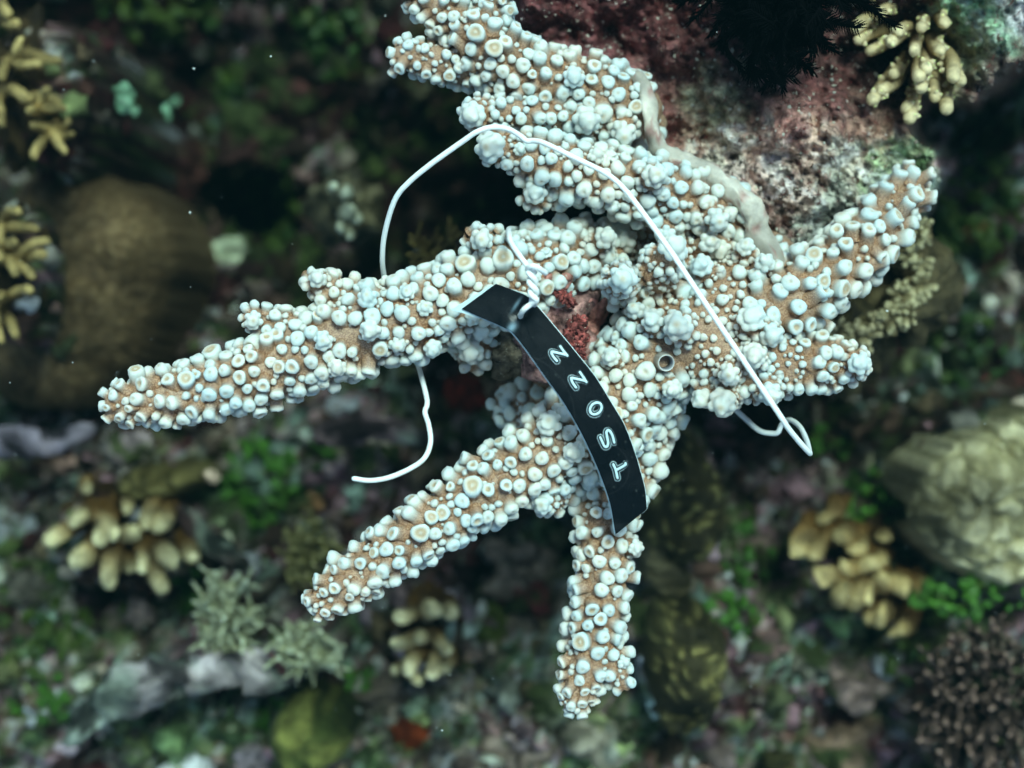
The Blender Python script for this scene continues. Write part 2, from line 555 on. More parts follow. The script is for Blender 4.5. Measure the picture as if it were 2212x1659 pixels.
ROCK_SPOTS = [  # x, y, radius, pigment (feather star's shadow painted in too)
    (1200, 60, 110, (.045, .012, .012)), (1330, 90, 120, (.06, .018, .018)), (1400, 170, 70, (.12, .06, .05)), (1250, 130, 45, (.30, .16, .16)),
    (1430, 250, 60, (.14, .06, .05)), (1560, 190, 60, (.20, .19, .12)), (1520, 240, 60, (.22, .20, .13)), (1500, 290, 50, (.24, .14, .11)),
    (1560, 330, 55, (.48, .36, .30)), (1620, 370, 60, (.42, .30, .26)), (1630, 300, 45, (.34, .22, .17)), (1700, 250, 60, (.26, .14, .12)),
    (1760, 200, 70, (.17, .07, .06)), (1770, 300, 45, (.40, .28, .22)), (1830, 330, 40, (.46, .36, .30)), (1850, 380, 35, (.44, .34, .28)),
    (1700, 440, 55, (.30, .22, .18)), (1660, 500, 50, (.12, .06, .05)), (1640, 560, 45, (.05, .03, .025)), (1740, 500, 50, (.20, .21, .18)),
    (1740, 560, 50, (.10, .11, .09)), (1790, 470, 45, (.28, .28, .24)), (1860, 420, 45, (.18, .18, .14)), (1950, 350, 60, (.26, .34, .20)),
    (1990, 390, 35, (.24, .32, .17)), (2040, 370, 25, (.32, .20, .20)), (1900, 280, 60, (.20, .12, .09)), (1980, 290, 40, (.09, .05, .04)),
    (1700, 60, 200, (.02, .008, .008)), (1850, 120, 90, (.05, .02, .016)), (2120, 60, 70, (.20, .30, .20)), (2060, 120, 60, (.16, .15, .09)),  # first spot is the feather star's shadow, painted on the rock
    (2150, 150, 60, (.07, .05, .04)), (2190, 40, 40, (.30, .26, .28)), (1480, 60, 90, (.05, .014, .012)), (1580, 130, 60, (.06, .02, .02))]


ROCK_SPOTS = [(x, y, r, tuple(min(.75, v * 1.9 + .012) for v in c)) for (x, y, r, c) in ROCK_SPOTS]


def build_rock():
    xs = np.arange(1010, 2420, 4.0); ys = np.arange(-250, 760, 4.0)
    OX, OY = np.meshgrid(xs, ys)
    q = np.stack([OX / 90, OY / 90, 0 * OX], -1)
    wob = 14 * fbm(q * 1.3, 4, 3)
    d = poly_sdf(OX, OY, ROCK_POLY) + wob
    top = -1.35 + blobs(OX, OY, [(1300, 60, 220, 160, -1.2), (1950, 370, 120, 120, -1.3), (2120, 100, 130, 110, -0.4), (1960, 130, 110, 130, -2.4), (1750, 80, 260, 110, -0.9),
                                (1620, 380, 140, 110, -0.2), (1730, 560, 90, 120, -1.0), (1450, 300, 70, 90, -0.6)])
    top = top + 0.55 * fbm(q, 4, 12) + 0.18 * fbm(q * 4.5, 4, 15)
    e1, e2, i2 = cells(OX + 20 * fbm(q * 3, 2, 6), OY + 20 * fbm(q * 3, 2, 7), 34, 4)
    top = top + 0.16 * np.sqrt(np.clip(1 - (e1 / 26) ** 2, 0, 1)) * i2
    k = smooth01(-30, 16, d)
    Z = top * (1 - k) + (-19.0) * k
    keep = d < 26
    # colour
    c = np.zeros(OX.shape + (3,)); wsum = np.full(OX.shape, 1e-6)
    c += np.array([.06, .02, .02]) * 1e-6
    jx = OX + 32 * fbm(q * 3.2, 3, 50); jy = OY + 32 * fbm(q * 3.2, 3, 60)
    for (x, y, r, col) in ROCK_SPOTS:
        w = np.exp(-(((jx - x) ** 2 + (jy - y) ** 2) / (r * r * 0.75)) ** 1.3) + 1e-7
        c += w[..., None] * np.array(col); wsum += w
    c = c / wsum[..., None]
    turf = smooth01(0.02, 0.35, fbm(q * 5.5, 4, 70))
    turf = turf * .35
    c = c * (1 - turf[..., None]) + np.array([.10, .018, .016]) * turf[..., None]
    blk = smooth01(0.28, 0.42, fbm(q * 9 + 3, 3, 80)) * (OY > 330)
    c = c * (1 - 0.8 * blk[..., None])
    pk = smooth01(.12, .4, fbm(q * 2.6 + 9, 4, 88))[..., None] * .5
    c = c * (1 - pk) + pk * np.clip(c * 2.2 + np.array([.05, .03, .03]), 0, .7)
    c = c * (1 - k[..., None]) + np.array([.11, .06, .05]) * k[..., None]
    P = W(OX, OY, Z)
    # the flanks widen a little towards the ground so the rock has a foot
    ny, nx = OX.shape
    i, j = np.meshgrid(np.arange(ny - 1), np.arange(nx - 1), indexing='ij')
    i, j = i.ravel(), j.ravel()
    kk = keep[i, j] | keep[i + 1, j] | keep[i, j + 1] | keep[i + 1, j + 1]
    i, j = i[kk], j[kk]
    F = np.stack([i * nx + j, (i + 1) * nx + j, (i + 1) * nx + j + 1, i * nx + j + 1], -1)
    used = np.unique(F); mp = np.full(ny * nx, -1); mp[used] = np.arange(len(used))
    root = thing('reef_rock', 'maroon and pink encrusted rock outcrop that the white coral grows from', 'rock', W(1600, 300, -4))
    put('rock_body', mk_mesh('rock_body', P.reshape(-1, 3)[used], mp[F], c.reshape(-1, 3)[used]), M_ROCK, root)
    # loose grains and red turf threads on its face
    rr = np.random.default_rng(3)
    sel = np.argwhere((d < -8))
    pick = sel[rr.integers(0, len(sel), 2600)]
    g = Bag(); Vs, Fs = uvsphere(5, 4)
    for (a, b_) in pick:
        p = P[a, b_] + rr.normal(0, 0.02, 3)
        s = 0.012 + 0.035 * rr.random() ** 3
        colr = np.array([(.62, .58, .46), (.5, .5, .42), (.25, .2, .16), (.55, .45, .4)])[rr.integers(0, 4)]
        g.add(Vs * s * rr.uniform(.6, 1.3, 3) + p, Fs, colr)
    tag(put('sand_grains', g.mesh('sand_grains'), M_GRAIN, root), None, None, None, 'stuff')
    t = Bag()
    pick = sel[rr.integers(0, len(sel), 1500)]
    for (a, b_) in pick:
        p = P[a, b_]
        dr = rr.normal(0, 1, 3); dr[2] = abs(dr[2]) + 0.4; dr /= np.linalg.norm(dr)
        l = rr.uniform(0.06, 0.2)
        mid = p + dr * l * 0.5 + rr.normal(0, 0.02, 3)
        V, F, tt = tube(np.array([p - dr * 0.02, mid, p + dr * l + rr.normal(0, 0.03, 3)]), [0.010, 0.008, 0.004], 4, (False, False))
        t.add(V, F, np.array([.16, .03, .025]) * rr.uniform(0.4, 1.6))
    tag(put('turf_algae', t.mesh('turf_algae'), M_ALGAE, root), None, None, None, 'stuff')


build_rock()

# ------------------------------------------------------------------ the white coral colony
# branch: style, rows of (x, y, height, radius) ; x, y, radius in overview pixels
BR = [
    ('tub', [(1370, 235, -1.3, 60), (1290, 205, -1.0, 62), (1210, 180, -0.8, 60), (1130, 160, -0.6, 58), (1060, 110, -0.3, 55), (1035, 70, -0.2, 48)]),
    ('tub', [(1050, 110, -0.4, 46), (1062, 50, -0.3, 38), (1058, 0, -0.2, 33), (1055, -60, -0.1, 26)]),
    ('tub', [(1030, 95, -0.4, 44), (985, 45, -0.3, 38), (925, 0, -0.1, 32), (885, -45, 0.0, 24)]),
    ('tub', [(1050, 140, -0.6, 44), (985, 140, -0.5, 36), (920, 128, -0.3, 32), (868, 118, -0.1, 24)]),
    ('pack', [(1400, 275, -1.8, 40), (1300, 262, -1.0, 38), (1200, 250, -0.6, 34), (1110, 243, -0.3, 28), (1040, 243, -0.1, 20)]),
    ('pack', [(1590, 480, -1.4, 60), (1480, 436, -0.9, 60), (1370, 402, -0.5, 58), (1250, 370, -0.2, 54), (1150, 340, 0.0, 42), (1085, 318, 0.1, 26)]),
    ('pack', [(1250, 390, -0.6, 40), (1190, 410, -0.4, 30), (1160, 425, -0.3, 22)]),
    ('pack', [(1620, 575, -1.9, 66), (1480, 540, -1.8, 50), (1360, 534, -2.2, 42), (1240, 528, -2.5, 38), (1140, 520, -2.2, 30)]),
    ('pack', [(1300, 560, -1.5, 62), (1200, 570, -0.7, 72), (1110, 600, -0.3, 76), (1000, 640, -0.1, 74), (900, 680, 0.0, 74), (800, 705, 0.1, 74), (720, 730, 0.1, 70)]),
    ('tub', [(780, 715, 0.1, 72), (700, 750, 0.15, 68), (620, 785, 0.2, 62), (530, 815, 0.3, 58), (440, 840, 0.4, 52), (350, 858, 0.5, 46), (290, 868, 0.55, 38), (250, 872, 0.6, 26)]),
    ('pack', [(1090, 585, -0.3, 46), (1055, 540, -0.1, 40), (1035, 520, 0.0, 28)]),
    ('pack', [(820, 680, 0.1, 48), (755, 655, 0.1, 40), (705, 625, 0.2, 30), (680, 608, 0.2, 18)]),
    ('pack', [(690, 750, 0.1, 46), (625, 720, 0.2, 42), (575, 700, 0.2, 32), (548, 688, 0.3, 18)]),
    ('pack', [(1030, 680, -0.6, 48), (1030, 735, -0.8, 42), (1020, 765, -0.9, 30)]),
    ('pack', [(1650, 570, -1.6, 76), (1600, 640, -0.9, 90), (1530, 720, -0.5, 96), (1440, 740, -0.6, 88), (1380, 800, -0.6, 80)]),
    ('pack', [(1480, 560, -1.3, 60), (1430, 590, -0.4, 46), (1410, 590, 0.1, 30)]),
    ('pack', [(1440, 660, -1.0, 70), (1370, 625, -0.5, 46), (1340, 610, -0.1, 34)]),
    ('tub', [(1560, 730, -0.6, 80), (1650, 685, -0.4, 74), (1740, 625, -0.5, 66), (1820, 565, -0.7, 57), (1890, 500, -0.9, 48), (1940, 435, -1.1, 42), (1962, 405, -1.2, 34)]),
    ('pack', [(1520, 750, -0.5, 96), (1600, 780, -0.3, 88), (1680, 785, -0.2, 68)]),
    ('tub', [(1640, 785, -0.25, 52), (1720, 785, -0.2, 46), (1790, 785, -0.2, 42), (1832, 786, -0.15, 32)]),
    ('pack', [(1590, 790, -0.5, 60), (1575, 830, -0.3, 48), (1570, 848, -0.2, 36)]),
    ('pack', [(1420, 760, -0.6, 96), (1360, 830, -0.6, 96), (1310, 900, -0.5, 92), (1250, 945, -0.4, 88)]),
    ('tub', [(1290, 915, -0.5, 78), (1200, 965, -0.3, 72), (1120, 1012, -0.2, 64), (1040, 1065, 0.0, 58), (950, 1125, 0.2, 52), (860, 1182, 0.3, 46), (770, 1245, 0.4, 44), (722, 1280, 0.5, 38), (696, 1300, 0.5, 28)]),
    ('pack', [(1390, 800, -1.0, 74), (1400, 880, -1.1, 62), (1380, 970, -1.1, 50), (1345, 1050, -0.9, 50)]),
    ('tub', [(1350, 1020, -1.0, 52), (1315, 1090, -0.7, 50), (1305, 1170, -0.5, 48), (1300, 1250, -0.4, 46), (1290, 1330, -0.3, 48), (1275, 1400, -0.2, 44), (1255, 1465, -0.1, 36), (1238, 1518, 0.0, 24)]),
    ('pack', [(1300, 1390, -0.3, 36), (1325, 1440, -0.2, 26), (1343, 1470, -0.1, 16)]),
    ('pack', [(1260, 850, -1.7, 60), (1160, 870, -2.2, 46), (1100, 885, -2.5, 32)]),
    ('pack', [(1420, 800, -1.6, 60), (1445, 835, -2.0, 44)]),
    ('pack', [(1240, 980, -0.6, 40), (1190, 1070, -0.5, 34)]),
]
for k in range(len(BR)):
    if BR[k][1][0][:2] in ((1620, 575), (1650, 570), (1480, 560), (1440, 660), (1520, 750), (1590, 790)):
        BR[k] = ('fine', BR[k][1])
NB = len(BR)
SK, SEG = [], []
for bi, (style, rows) in enumerate(BR):
    rows = np.array(rows, float)
    C = W(rows[:, 0], rows[:, 1], rows[:, 2])
    S = catmull(np.column_stack([C, rows[:, 3] * pxs(rows[:, 2])]), 0.12)
    SK.append(S)
    SEG.append((S[:-1], S[1:]))


def bsdf(p, bi):
    A, B = SEG[bi]
    ab = B[:, :3] - A[:, :3]
    ap = p[:, None] - A[None, :, :3]
    t = np.clip((ap * ab).sum(-1) / ((ab * ab).sum(-1) + 1e-9), 0, 1)
    d = np.linalg.norm(ap - t[..., None] * ab, axis=-1) - (A[:, 3] + t * (B[:, 3] - A[:, 3]))
    return d.min(1)


def colony_sdf(p):
    return np.min([bsdf(p, b) for b in range(NB)], axis=0)


def lathe_corallite(seed, nseg, kind):
    """one coral cup: a short flared tube with a rounded lip and a shallow mouth"""
    rr = np.random.default_rng(seed)
    if kind == 'cup':
        pr = [(1.3, -.45, 0, 0), (1.0, -.02, .08, 0), (.88, .32, .28, 0), (.88, .62, .58, 0), (.97, .92, .88, 0), (1.0, 1.14, 1, 0), (.92, 1.38, 1, 0), (.74, 1.58, 1, 0), (.48, 1.69, 1, .03), (.24, 1.70, .97, .18), (.10, 1.64, .9, .4)]
    elif kind == 'mouth':
        pr = [(1.25, -.45, 0, 0), (1.0, -.05, .05, 0), (.92, .4, .45, 0), (.96, .8, .95, 0), (1.0, 1.12, 1, 0), (.96, 1.36, 1, 0), (.80, 1.50, 1, .08), (.60, 1.50, .95, .4), (.42, 1.43, .8, .75), (.22, 1.42, .8, .7), (.12, 1.46, .85, .4)]
    elif kind == 'tubule':
        pr = [(1.25, -.5, 0, 0), (1.0, 0, .04, 0), (.88, .5, .10, 0), (.86, .95, .22, 0), (.91, 1.25, .55, 0), (.95, 1.50, .95, 0), (.90, 1.72, 1, 0), (.72, 1.84, 1, 0), (.46, 1.82, .95, .15), (.28, 1.72, .7, .6), (.14, 1.64, .6, .7)]
    else:  # bead: rounded, closed
        pr = [(1.0, -.5, 0, 0), (.86, 0, .05, 0), (.90, .35, .4, 0), (1.0, .7, .8, 0), (.98, .98, .95, 0), (.84, 1.24, 1, 0), (.58, 1.42, 1, 0), (.30, 1.52, 1, 0), (.13, 1.56, 1, .1)]
    pr = np.array(pr)
    a = np.linspace(0, 2 * math.pi, nseg, endpoint=False)
    lob = 1 + 0.05 * np.sin(2 * a + rr.random() * 6) + 0.05 * np.sin(3 * a + rr.random() * 6)
    V = np.stack([pr[:, 0:1] * np.cos(a) * lob, pr[:, 0:1] * np.sin(a) * lob, pr[:, 1:2] + 0 * a], -1)
    sh = rr.uniform(-.14, .14, 2)
    V[..., 0] += sh[0] * V[..., 2]; V[..., 1] += sh[1] * V[..., 2]
    tl = rr.uniform(-.12, .12, 2)
    V[..., 2] += (V[..., 0] * tl[0] + V[..., 1] * tl[1]) * smooth01(0.3, 1.2, V[..., 2])
    V = V.reshape(-1, 3)
    V = V * (1 + 0.05 * vnoise(V * 2.3 + seed * 5, seed)[:, None])
    m = len(pr)
    C = np.repeat(pr[:, 2:4], nseg, 0)
    V = np.vstack([V, [sh[0] * pr[-1, 1], sh[1] * pr[-1, 1], pr[-1, 1] + (-.02 if kind != 'bead' else .01)]])
    C = np.vstack([C, pr[-1, 2:4]])
    i, j = np.meshgrid(np.arange(m - 1), np.arange(nseg), indexing='ij')
    j2 = (j + 1) % nseg
    F = np.stack([i * nseg + j, i * nseg + j2, (i + 1) * nseg + j2, (i + 1) * nseg + j], -1).reshape(-1, 4)
    jj = np.arange(nseg)
    T = np.stack([np.full(nseg, m * nseg), (m - 1) * nseg + jj, (m - 1) * nseg + (jj + 1) % nseg], -1)
    return V, [F, T], np.column_stack([C, np.zeros(len(C))])


def knob(seed):
    """a young side shoot: one swollen cup ringed by smaller buds, all one lobed white body"""
    rr = np.random.default_rng(seed + 900)
    U, F = uvsphere(40, 26)
    nl = rr.integers(6, 9)
    balls = [((0, 0, .34), .66)]
    ph = rr.random() * 6
    for k in range(nl):
        a = ph + k * 2 * math.pi / nl + rr.normal(0, .12)
        balls.append(((.70 * math.cos(a), .70 * math.sin(a), rr.uniform(-.15, .25)), rr.uniform(.33, .42)))
    for k in range(rr.integers(2, 5)):
        a = rr.random() * 6.28
        balls.append(((.44 * math.cos(a), .44 * math.sin(a), rr.uniform(.45, .7)), rr.uniform(.26, .36)))
    rs = []
    for (cc, rho) in balls:
        cc = np.array(cc); bq = U @ cc; disc = bq * bq - cc @ cc + rho * rho
        rs.append(np.where(disc > 0, bq + np.sqrt(np.maximum(disc, 0)), 0.25))
    rs = np.array(rs)
    r = np.log(np.exp(rs * 22).sum(0)) / 22
    lobes = np.clip(rs[1:].max(0) - rs[0], 0, .4)
    topw = np.exp(-(np.arccos(np.clip(U[:, 2], -1, 1)) / .5) ** 2)
    V = U * r[:, None]
    V[:, 2] = V[:, 2] + 0.45
    low = U[:, 2] < -0.3
    C = np.zeros((len(V), 3))
    C[:, 0] = smooth01(-.75, -.2, U[:, 2]) * np.clip(0.86 + lobes * 2.2 + topw, 0, 1)
    tp = np.exp(-((np.arccos(np.clip(U[:, 2], -1, 1))) / .24) ** 2)
    C[:, 1] = (0.65 if seed % 2 else 0.2) * tp
    return V, F, C


KINDS = {'cup': [lathe_corallite(s, 14, 'cup') for s in range(8)], 'mouth': [lathe_corallite(20 + s, 14, 'mouth') for s in range(5)],
         'tubule': [lathe_corallite(40 + s, 14, 'tubule') for s in range(5)], 'bead': [lathe_corallite(60 + s, 10, 'bead') for s in range(5)],
         'knob': [knob(s) for s in range(9)]}
KMESH = {}
for kd, lst in KINDS.items():
    for s, (V, F, C) in enumerate(lst):
        me = mk_mesh('corallite' if kd != 'knob' else 'bud', V, F, C)
        me.materials.append(M_CORAL)
        KMESH[(kd, s)] = me

MOUND_BASE = NB
# prominent buds of the photograph: x, y, radius, (kind)
MANUAL = [(1258, 258, 36, 'knob'), (1342, 262, 32, 'knob'), (1030, 245, 34, 'knob'), (1072, 318, 38, 'knob'), (1158, 420, 30, 'knob'), (1402, 388, 32, 'knob'),
          (1428, 568, 38, 'knob'), (1342, 607, 38, 'knob'), (1358, 525, 36, 'knob'), (1288, 530, 30, 'knob'), (1535, 465, 30, 'knob'), (1555, 515, 28, 'knob'),
          (1508, 540, 27, 'knob'), (1532, 600, 30, 'knob'), (1472, 712, 38, 'knob'), (1412, 708, 30, 'knob'), (1383, 690, 24, 'knob'), (1612, 712, 36, 'knob'),
          (1657, 718, 30, 'knob'), (1577, 800, 28, 'knob'), (1625, 772, 32, 'knob'), (1568, 846, 36, 'knob'), (1528, 838, 28, 'knob'), (1655, 832, 30, 'knob'),
          (1640, 585, 26, 'knob'), (1042, 522, 30, 'knob'), (1085, 572, 24, 'mouth'), (688, 607, 24, 'knob'), (548, 690, 24, 'knob'), (562, 728, 22, 'mouth'),
          (797, 655, 26, 'knob'), (800, 712, 28, 'knob'), (700, 738, 25, 'knob'), (466, 776, 21, 'mouth'), (405, 826, 19, 'mouth'), (796, 818, 28, 'knob'),
          (725, 786, 24, 'knob'), (1022, 752, 32, 'knob'), (1190, 925, 32, 'knob'), (1242, 972, 28, 'knob'), (1080, 945, 28, 'knob'), (1022, 1056, 23, 'mouth'),
          (906, 1152, 21, 'mouth'), (840, 1128, 21, 'knob'), (968, 1028, 28, 'knob'), (1178, 1082, 28, 'knob'), (1848, 785, 30, 'knob'), (1032, 76, 20, 'mouth'),
          (1066, 105, 20, 'mouth'), (1235, 170, 28, 'knob'), (1440, 480, 26, 'knob'), (1330, 780, 24, 'knob'), (1770, 735, 22, 'cup'), (1250, 1250, 20, 'mouth'),
          (1210, 1370, 22, 'knob'), (1262, 1385, 20, 'mouth'), (1350, 1180, 22, 'knob'), (1375, 1115, 24, 'knob'), (1200, 640, 20, 'mouth'), (1010, 580, 22, 'mouth'),
          (880, 640, 22, 'knob'), (930, 740, 24, 'knob'), (570, 880, 22, 'knob'), (300, 825, 18, 'mouth'), (500, 740, 24, 'knob'), (1690, 890, 0, 'skip'),
          (1395, 800, 22, 'cup'), (1440, 830, 26, 'knob'), (1610, 555, 24, 'knob'), (1470, 620, 24, 'cup'), (1760, 560, 20, 'mouth'), (1300, 235, 22, 'cup')]


def raycast(x, y):
    o = np.array([0, 0, CAM_H]); d = W(x, y, 0.0) - o; d /= np.linalg.norm(d)
    t = 26.0
    for _ in range(60):
        p = o + d * t
        s = colony_sdf(p[None])[0]
        if s < 0.004: break
        t += s * 0.9
        if t > 38: return None
    e = 0.02
    g = np.array([colony_sdf((p + np.eye(3)[k] * e)[None])[0] - colony_sdf((p - np.eye(3)[k] * e)[None])[0] for k in range(3)])
    return p, g / (np.linalg.norm(g) + 1e-9)


ITEMS = []           # position, axis, radius(cm), kind, branch
HASH = {}
CELL = 0.45


def fits(p, r, k):
    c = np.floor(p / CELL).astype(int)
    for dx in (-1, 0, 1):
        for dy in (-1, 0, 1):
            for dz in (-1, 0, 1):
                for (q, rq) in HASH.get((c[0] + dx, c[1] + dy, c[2] + dz), ()):
                    if (p[0] - q[0]) ** 2 + (p[1] - q[1]) ** 2 + (p[2] - q[2]) ** 2 < (k * (r + rq)) ** 2:
                        return False
    return True


def accept(p, ax, r, kind, b):
    c = tuple(np.floor(p / CELL).astype(int))
    HASH.setdefault(c, []).append((p, r))
    ITEMS.append((p, ax, r, kind, b))


HITS = [(m, raycast(m[0], m[1])) for m in MANUAL if m[3] != 'skip']
for ((x, y, r, kd), h) in HITS:
    if h is None: continue
    p, n = h
    if kd == 'knob':        # a young shoot stands on its own low stalk
        toc = np.array([0, 0, CAM_H]) - p; toc /= np.linalg.norm(toc)
        ax = n * 0.55 + toc * 0.55; ax /= np.linalg.norm(ax)
        rk = r * pxs(p[2])
        L = rk * (1.25 if 1280 < x < 1700 and y > 230 else 0.5)
        tl = np.linspace(0, 1, 6)[:, None]
        S = np.column_stack([p - ax * .15 + ax * (L + .15) * tl, rk * (1.0 - .35 * tl)])
        BR.append(('stalk', None)); SK.append(S); SEG.append((S[:-1], S[1:])); NB += 1
        accept(p + ax * (L + rk * .25), ax, rk * 0.84, 'knob', NB - 1)
        continue
    b = int(np.argmin([bsdf(p[None], q)[0] for q in range(NB)]))
    toc = np.array([0, 0, CAM_H]) - p; toc /= np.linalg.norm(toc)
    ax = n * 0.75 + toc * 0.35
    accept(p, ax / np.linalg.norm(ax), r * pxs(p[2]) * (0.80 if kd == 'knob' else 1.0), kd, b)

WORM = raycast(1432, 780)
HASH.setdefault(tuple(np.floor(WORM[0] / CELL).astype(int)), []).append((WORM[0], .20))
for bi in range(NB):         # the cup at each growing tip
    S = SK[bi]
    dr = S[-1, :3] - S[-4, :3]; dr /= np.linalg.norm(dr)
    tip = S[-1, :3] + dr * S[-1, 3] * 0.8
    if BR[bi][0] == 'tub' and fits(tip, 0.1, 0.9):
        accept(tip - dr * .05, dr, .10, 'mouth', bi)

for phase, (lo, hi, k_t, k_p, dens) in enumerate([(0.126, 0.150, .86, 0.86, 13), (0.098, 0.12, .88, 0.84, 12), (0.06, 0.09, .84, 0.76, 10), (0.03, 0.055, 1.0, 0.85, 8)]):
    for bi in range(NB):
        S = SK[bi]; style = BR[bi][0]
        if style == 'stalk' and phase < 2: continue
        dE = S[-1, :3] - S[-2, :3]; dE /= np.linalg.norm(dE)
        kq = np.radians([25, 45, 62, 76])
        S = np.vstack([S, np.column_stack([S[-1, :3] + dE * S[-1, 3] * np.sin(kq)[:, None], S[-1, 3] * np.cos(kq)])])
        ds = np.linalg.norm(np.diff(S[:, :3], axis=0), axis=1)
        w = (ds + np.abs(np.diff(S[:, 3]))) * (S[:-1, 3] + S[1:, 3]) / 2
        area = 2 * math.pi * w.sum()
        n = int(area * dens / (0.5 * (lo + hi)) ** 0.8 * 0.9)
        if style == 'fine': n = int(n * (.012, .03, .5, 1.0)[phase])
        if style == 'tub' and phase >= 2: n = int(n * (1.0 if phase == 2 else 0.6))
        idx = RNG.choice(len(w), n, p=w / w.sum())
        f = RNG.random(n)
        base = S[idx] * (1 - f[:, None]) + S[idx + 1] * f[:, None]
        T, Nn, Bn = frames(S[:, :3])
        ang = RNG.random(n) * 2 * math.pi
        nor = np.cos(ang)[:, None] * Nn[idx] + np.sin(ang)[:, None] * Bn[idx]
        pos = base[:, :3] + nor * base[:, 3:4]
        ok = nor[:, 2] > -0.7
        for q in range(NB):
            if q != bi:
                dq = np.full(n, 9.0)
                near = np.linalg.norm(pos - SK[q][len(SK[q]) // 2, :3], axis=1) < 9
                if near.any(): dq[near] = bsdf(pos[near], q)
                ok &= dq > 0.015
        rad = RNG.uniform(lo, hi, n)
        taper = np.clip(base[:, 3] / 0.34, 0.8, 1.0)
        if style == 'stalk': taper = 1.0 + 0 * base[:, 3]
        rad = rad * taper * (1.1 if (style == 'tub' and BR[bi][1][0][0] in (1560,)) else (.9 if style == 'tub' else 1.0))
        frac = (idx / len(w))
        tipw = smooth01(0.45, 1.0, frac) if style == 'tub' else 0 * frac
        axs = nor * 1.0 + T[idx] * (0.25 + 0.75 * tipw)[:, None] * (1.0 if style == 'tub' else 0.4) + RNG.normal(0, .2, (n, 3))
        axs /= np.linalg.norm(axs, axis=1, keepdims=True)
        kk = k_t if style == 'tub' else {'pack': k_p, 'fine': 1.0, 'stalk': .78}[style]
        for m in np.nonzero(ok)[0]:
            if not fits(pos[m], rad[m], kk * 1.0): continue
            u = RNG.random()
            if phase >= 2: kind = 'bead'
            elif style == 'tub':
                kind = 'tubule' if u < 0.25 + 0.6 * tipw[m] ** 2 else ('mouth' if u > 0.93 else 'cup')
            else:
                kind = 'cup' if u < 0.45 else ('bead' if u < 0.86 else ('knob' if u < 0.95 else 'mouth'))
            accept(pos[m], axs[m], rad[m], kind, bi)

base_pt = W(1600, 560, -1.8)
colony = thing('staghorn_coral', 'large bleached white branching coral with knobbly cups, tied with white wire', 'coral', base_pt)
BOBJ = []
for bi in range(NB):
    S = SK[bi]
    seg = 30 if BR[bi][0] != 'stalk' else 16
    V, F, t = tube(S[:, :3], S[:, 3], seg)
    V = V + 0.03 * fbm(V * 3.0, 3, 90 + bi)[:, None] * (V - np.repeat(S[:1, :3], len(V), 0)) * 0.0 + 0.025 * np.stack([fbm(V * 4 + s * 9, 3, 95) for s in range(3)], -1)
    c = np.zeros((len(V), 3)); c[:, 0] = 0.08 + .08 * fbm(V * 2.2, 3, 66)
    nm = 'stalk' if BR[bi][0] == 'stalk' else 'branch'
    BOBJ.append(put(nm, mk_mesh(nm, V, F, c), M_CORAL, colony))

POS = np.array([i[0] for i in ITEMS]); AX = np.array([i[1] for i in ITEMS]); RD = np.array([i[2] for i in ITEMS])
ROT = basis_from(AX, RNG.random(len(ITEMS)) * 6.28)
kk = (CAM_H - POS[:, 2]) / CAM_H / PXCM
OXY = np.stack([POS[:, 0] / kk + 1106, 829.5 - POS[:, 1] / kk], 1)
inframe = (OXY[:, 0] > 5) & (OXY[:, 0] < 2207) & (OXY[:, 1] > 5) & (OXY[:, 1] < 1654)
score = RD * np.where(np.array([i[3] for i in ITEMS]) == 'knob', 1.5, 1.0) * np.where(AX[:, 2] > 0.15, 1, 0) * inframe
single = set(np.argsort(-score)[:300].tolist())
STRETCH = RNG.uniform(0.75, 1.3, len(ITEMS))
rest = {}
for n, (p, ax, r, kind, b) in enumerate(ITEMS):
    v = n % len(KINDS[kind])
    if n in single:
        o = bpy.data.objects.new('bud' if kind == 'knob' else 'corallite', KMESH[(kind, v)])
        COL.objects.link(o)
        o.parent = BOBJ[b]
        M = np.eye(4); M[:3, :3] = ROT[n] @ np.diag([r, r, r * STRETCH[n]]); M[:3, 3] = p
        o.matrix_basis = Matrix(M.tolist())
    else:
        rest.setdefault((kind, v), []).append(n)
bag = Bag()
for (kind, v), ids in rest.items():
    V, F, C = KINDS[kind][v]
    ids = np.array(ids)
    Mx = ROT[ids] * np.stack([RD[ids], RD[ids], RD[ids] * STRETCH[ids]], -1)[:, None, :]
    P = np.einsum('nij,vj->nvi', Mx, V) + POS[ids][:, None]
    off = (np.arange(len(ids)) * len(V))[:, None, None]
    wk = np.clip(.62 + RD[ids] * 4.0, .6, 1.0)
    CC = np.tile(C, (len(ids), 1)); CC[:, 0] *= np.repeat(wk, len(V))
    bag.add(P.reshape(-1, 3), [(f[None] + off).reshape(-1, f.shape[1]) for f in F], CC)
tag(put('small_corallites', bag.mesh('small_corallites'), M_CORAL, colony), None, None, None, 'stuff')
print('corallites', len(ITEMS))

# smooth pale margin where the colony spreads over the rock
mg = np.array([(1350, 165, -1.3, 16), (1382, 190, -1.0, 24), (1402, 245, -.9, 24), (1404, 305, -1.0, 26), (1430, 342, -1.0, 28), (1490, 362, -.9, 28), (1550, 396, -.9, 32),
               (1602, 445, -.9, 36), (1634, 505, -.9, 38), (1660, 560, -.9, 38), (1680, 612, -1.0, 34), (1700, 650, -1.2, 22)], float)
S = catmull(np.column_stack([W(mg[:, 0] + 6, mg[:, 1] - 6, mg[:, 2] + .22), mg[:, 3] * .72 * pxs(mg[:, 2])]), 0.1)
V, F, t = tube(S[:, :3], S[:, 3], 20)
V = V + 0.11 * np.stack([fbm(V * 2.3 + s * 9, 4, 55) for s in range(3)], -1)
c = np.zeros((len(V), 3)); c[:] = (.50, .46, .38)
c *= (1 + 0.35 * fbm(V * 2.5, 4, 77)[:, None])
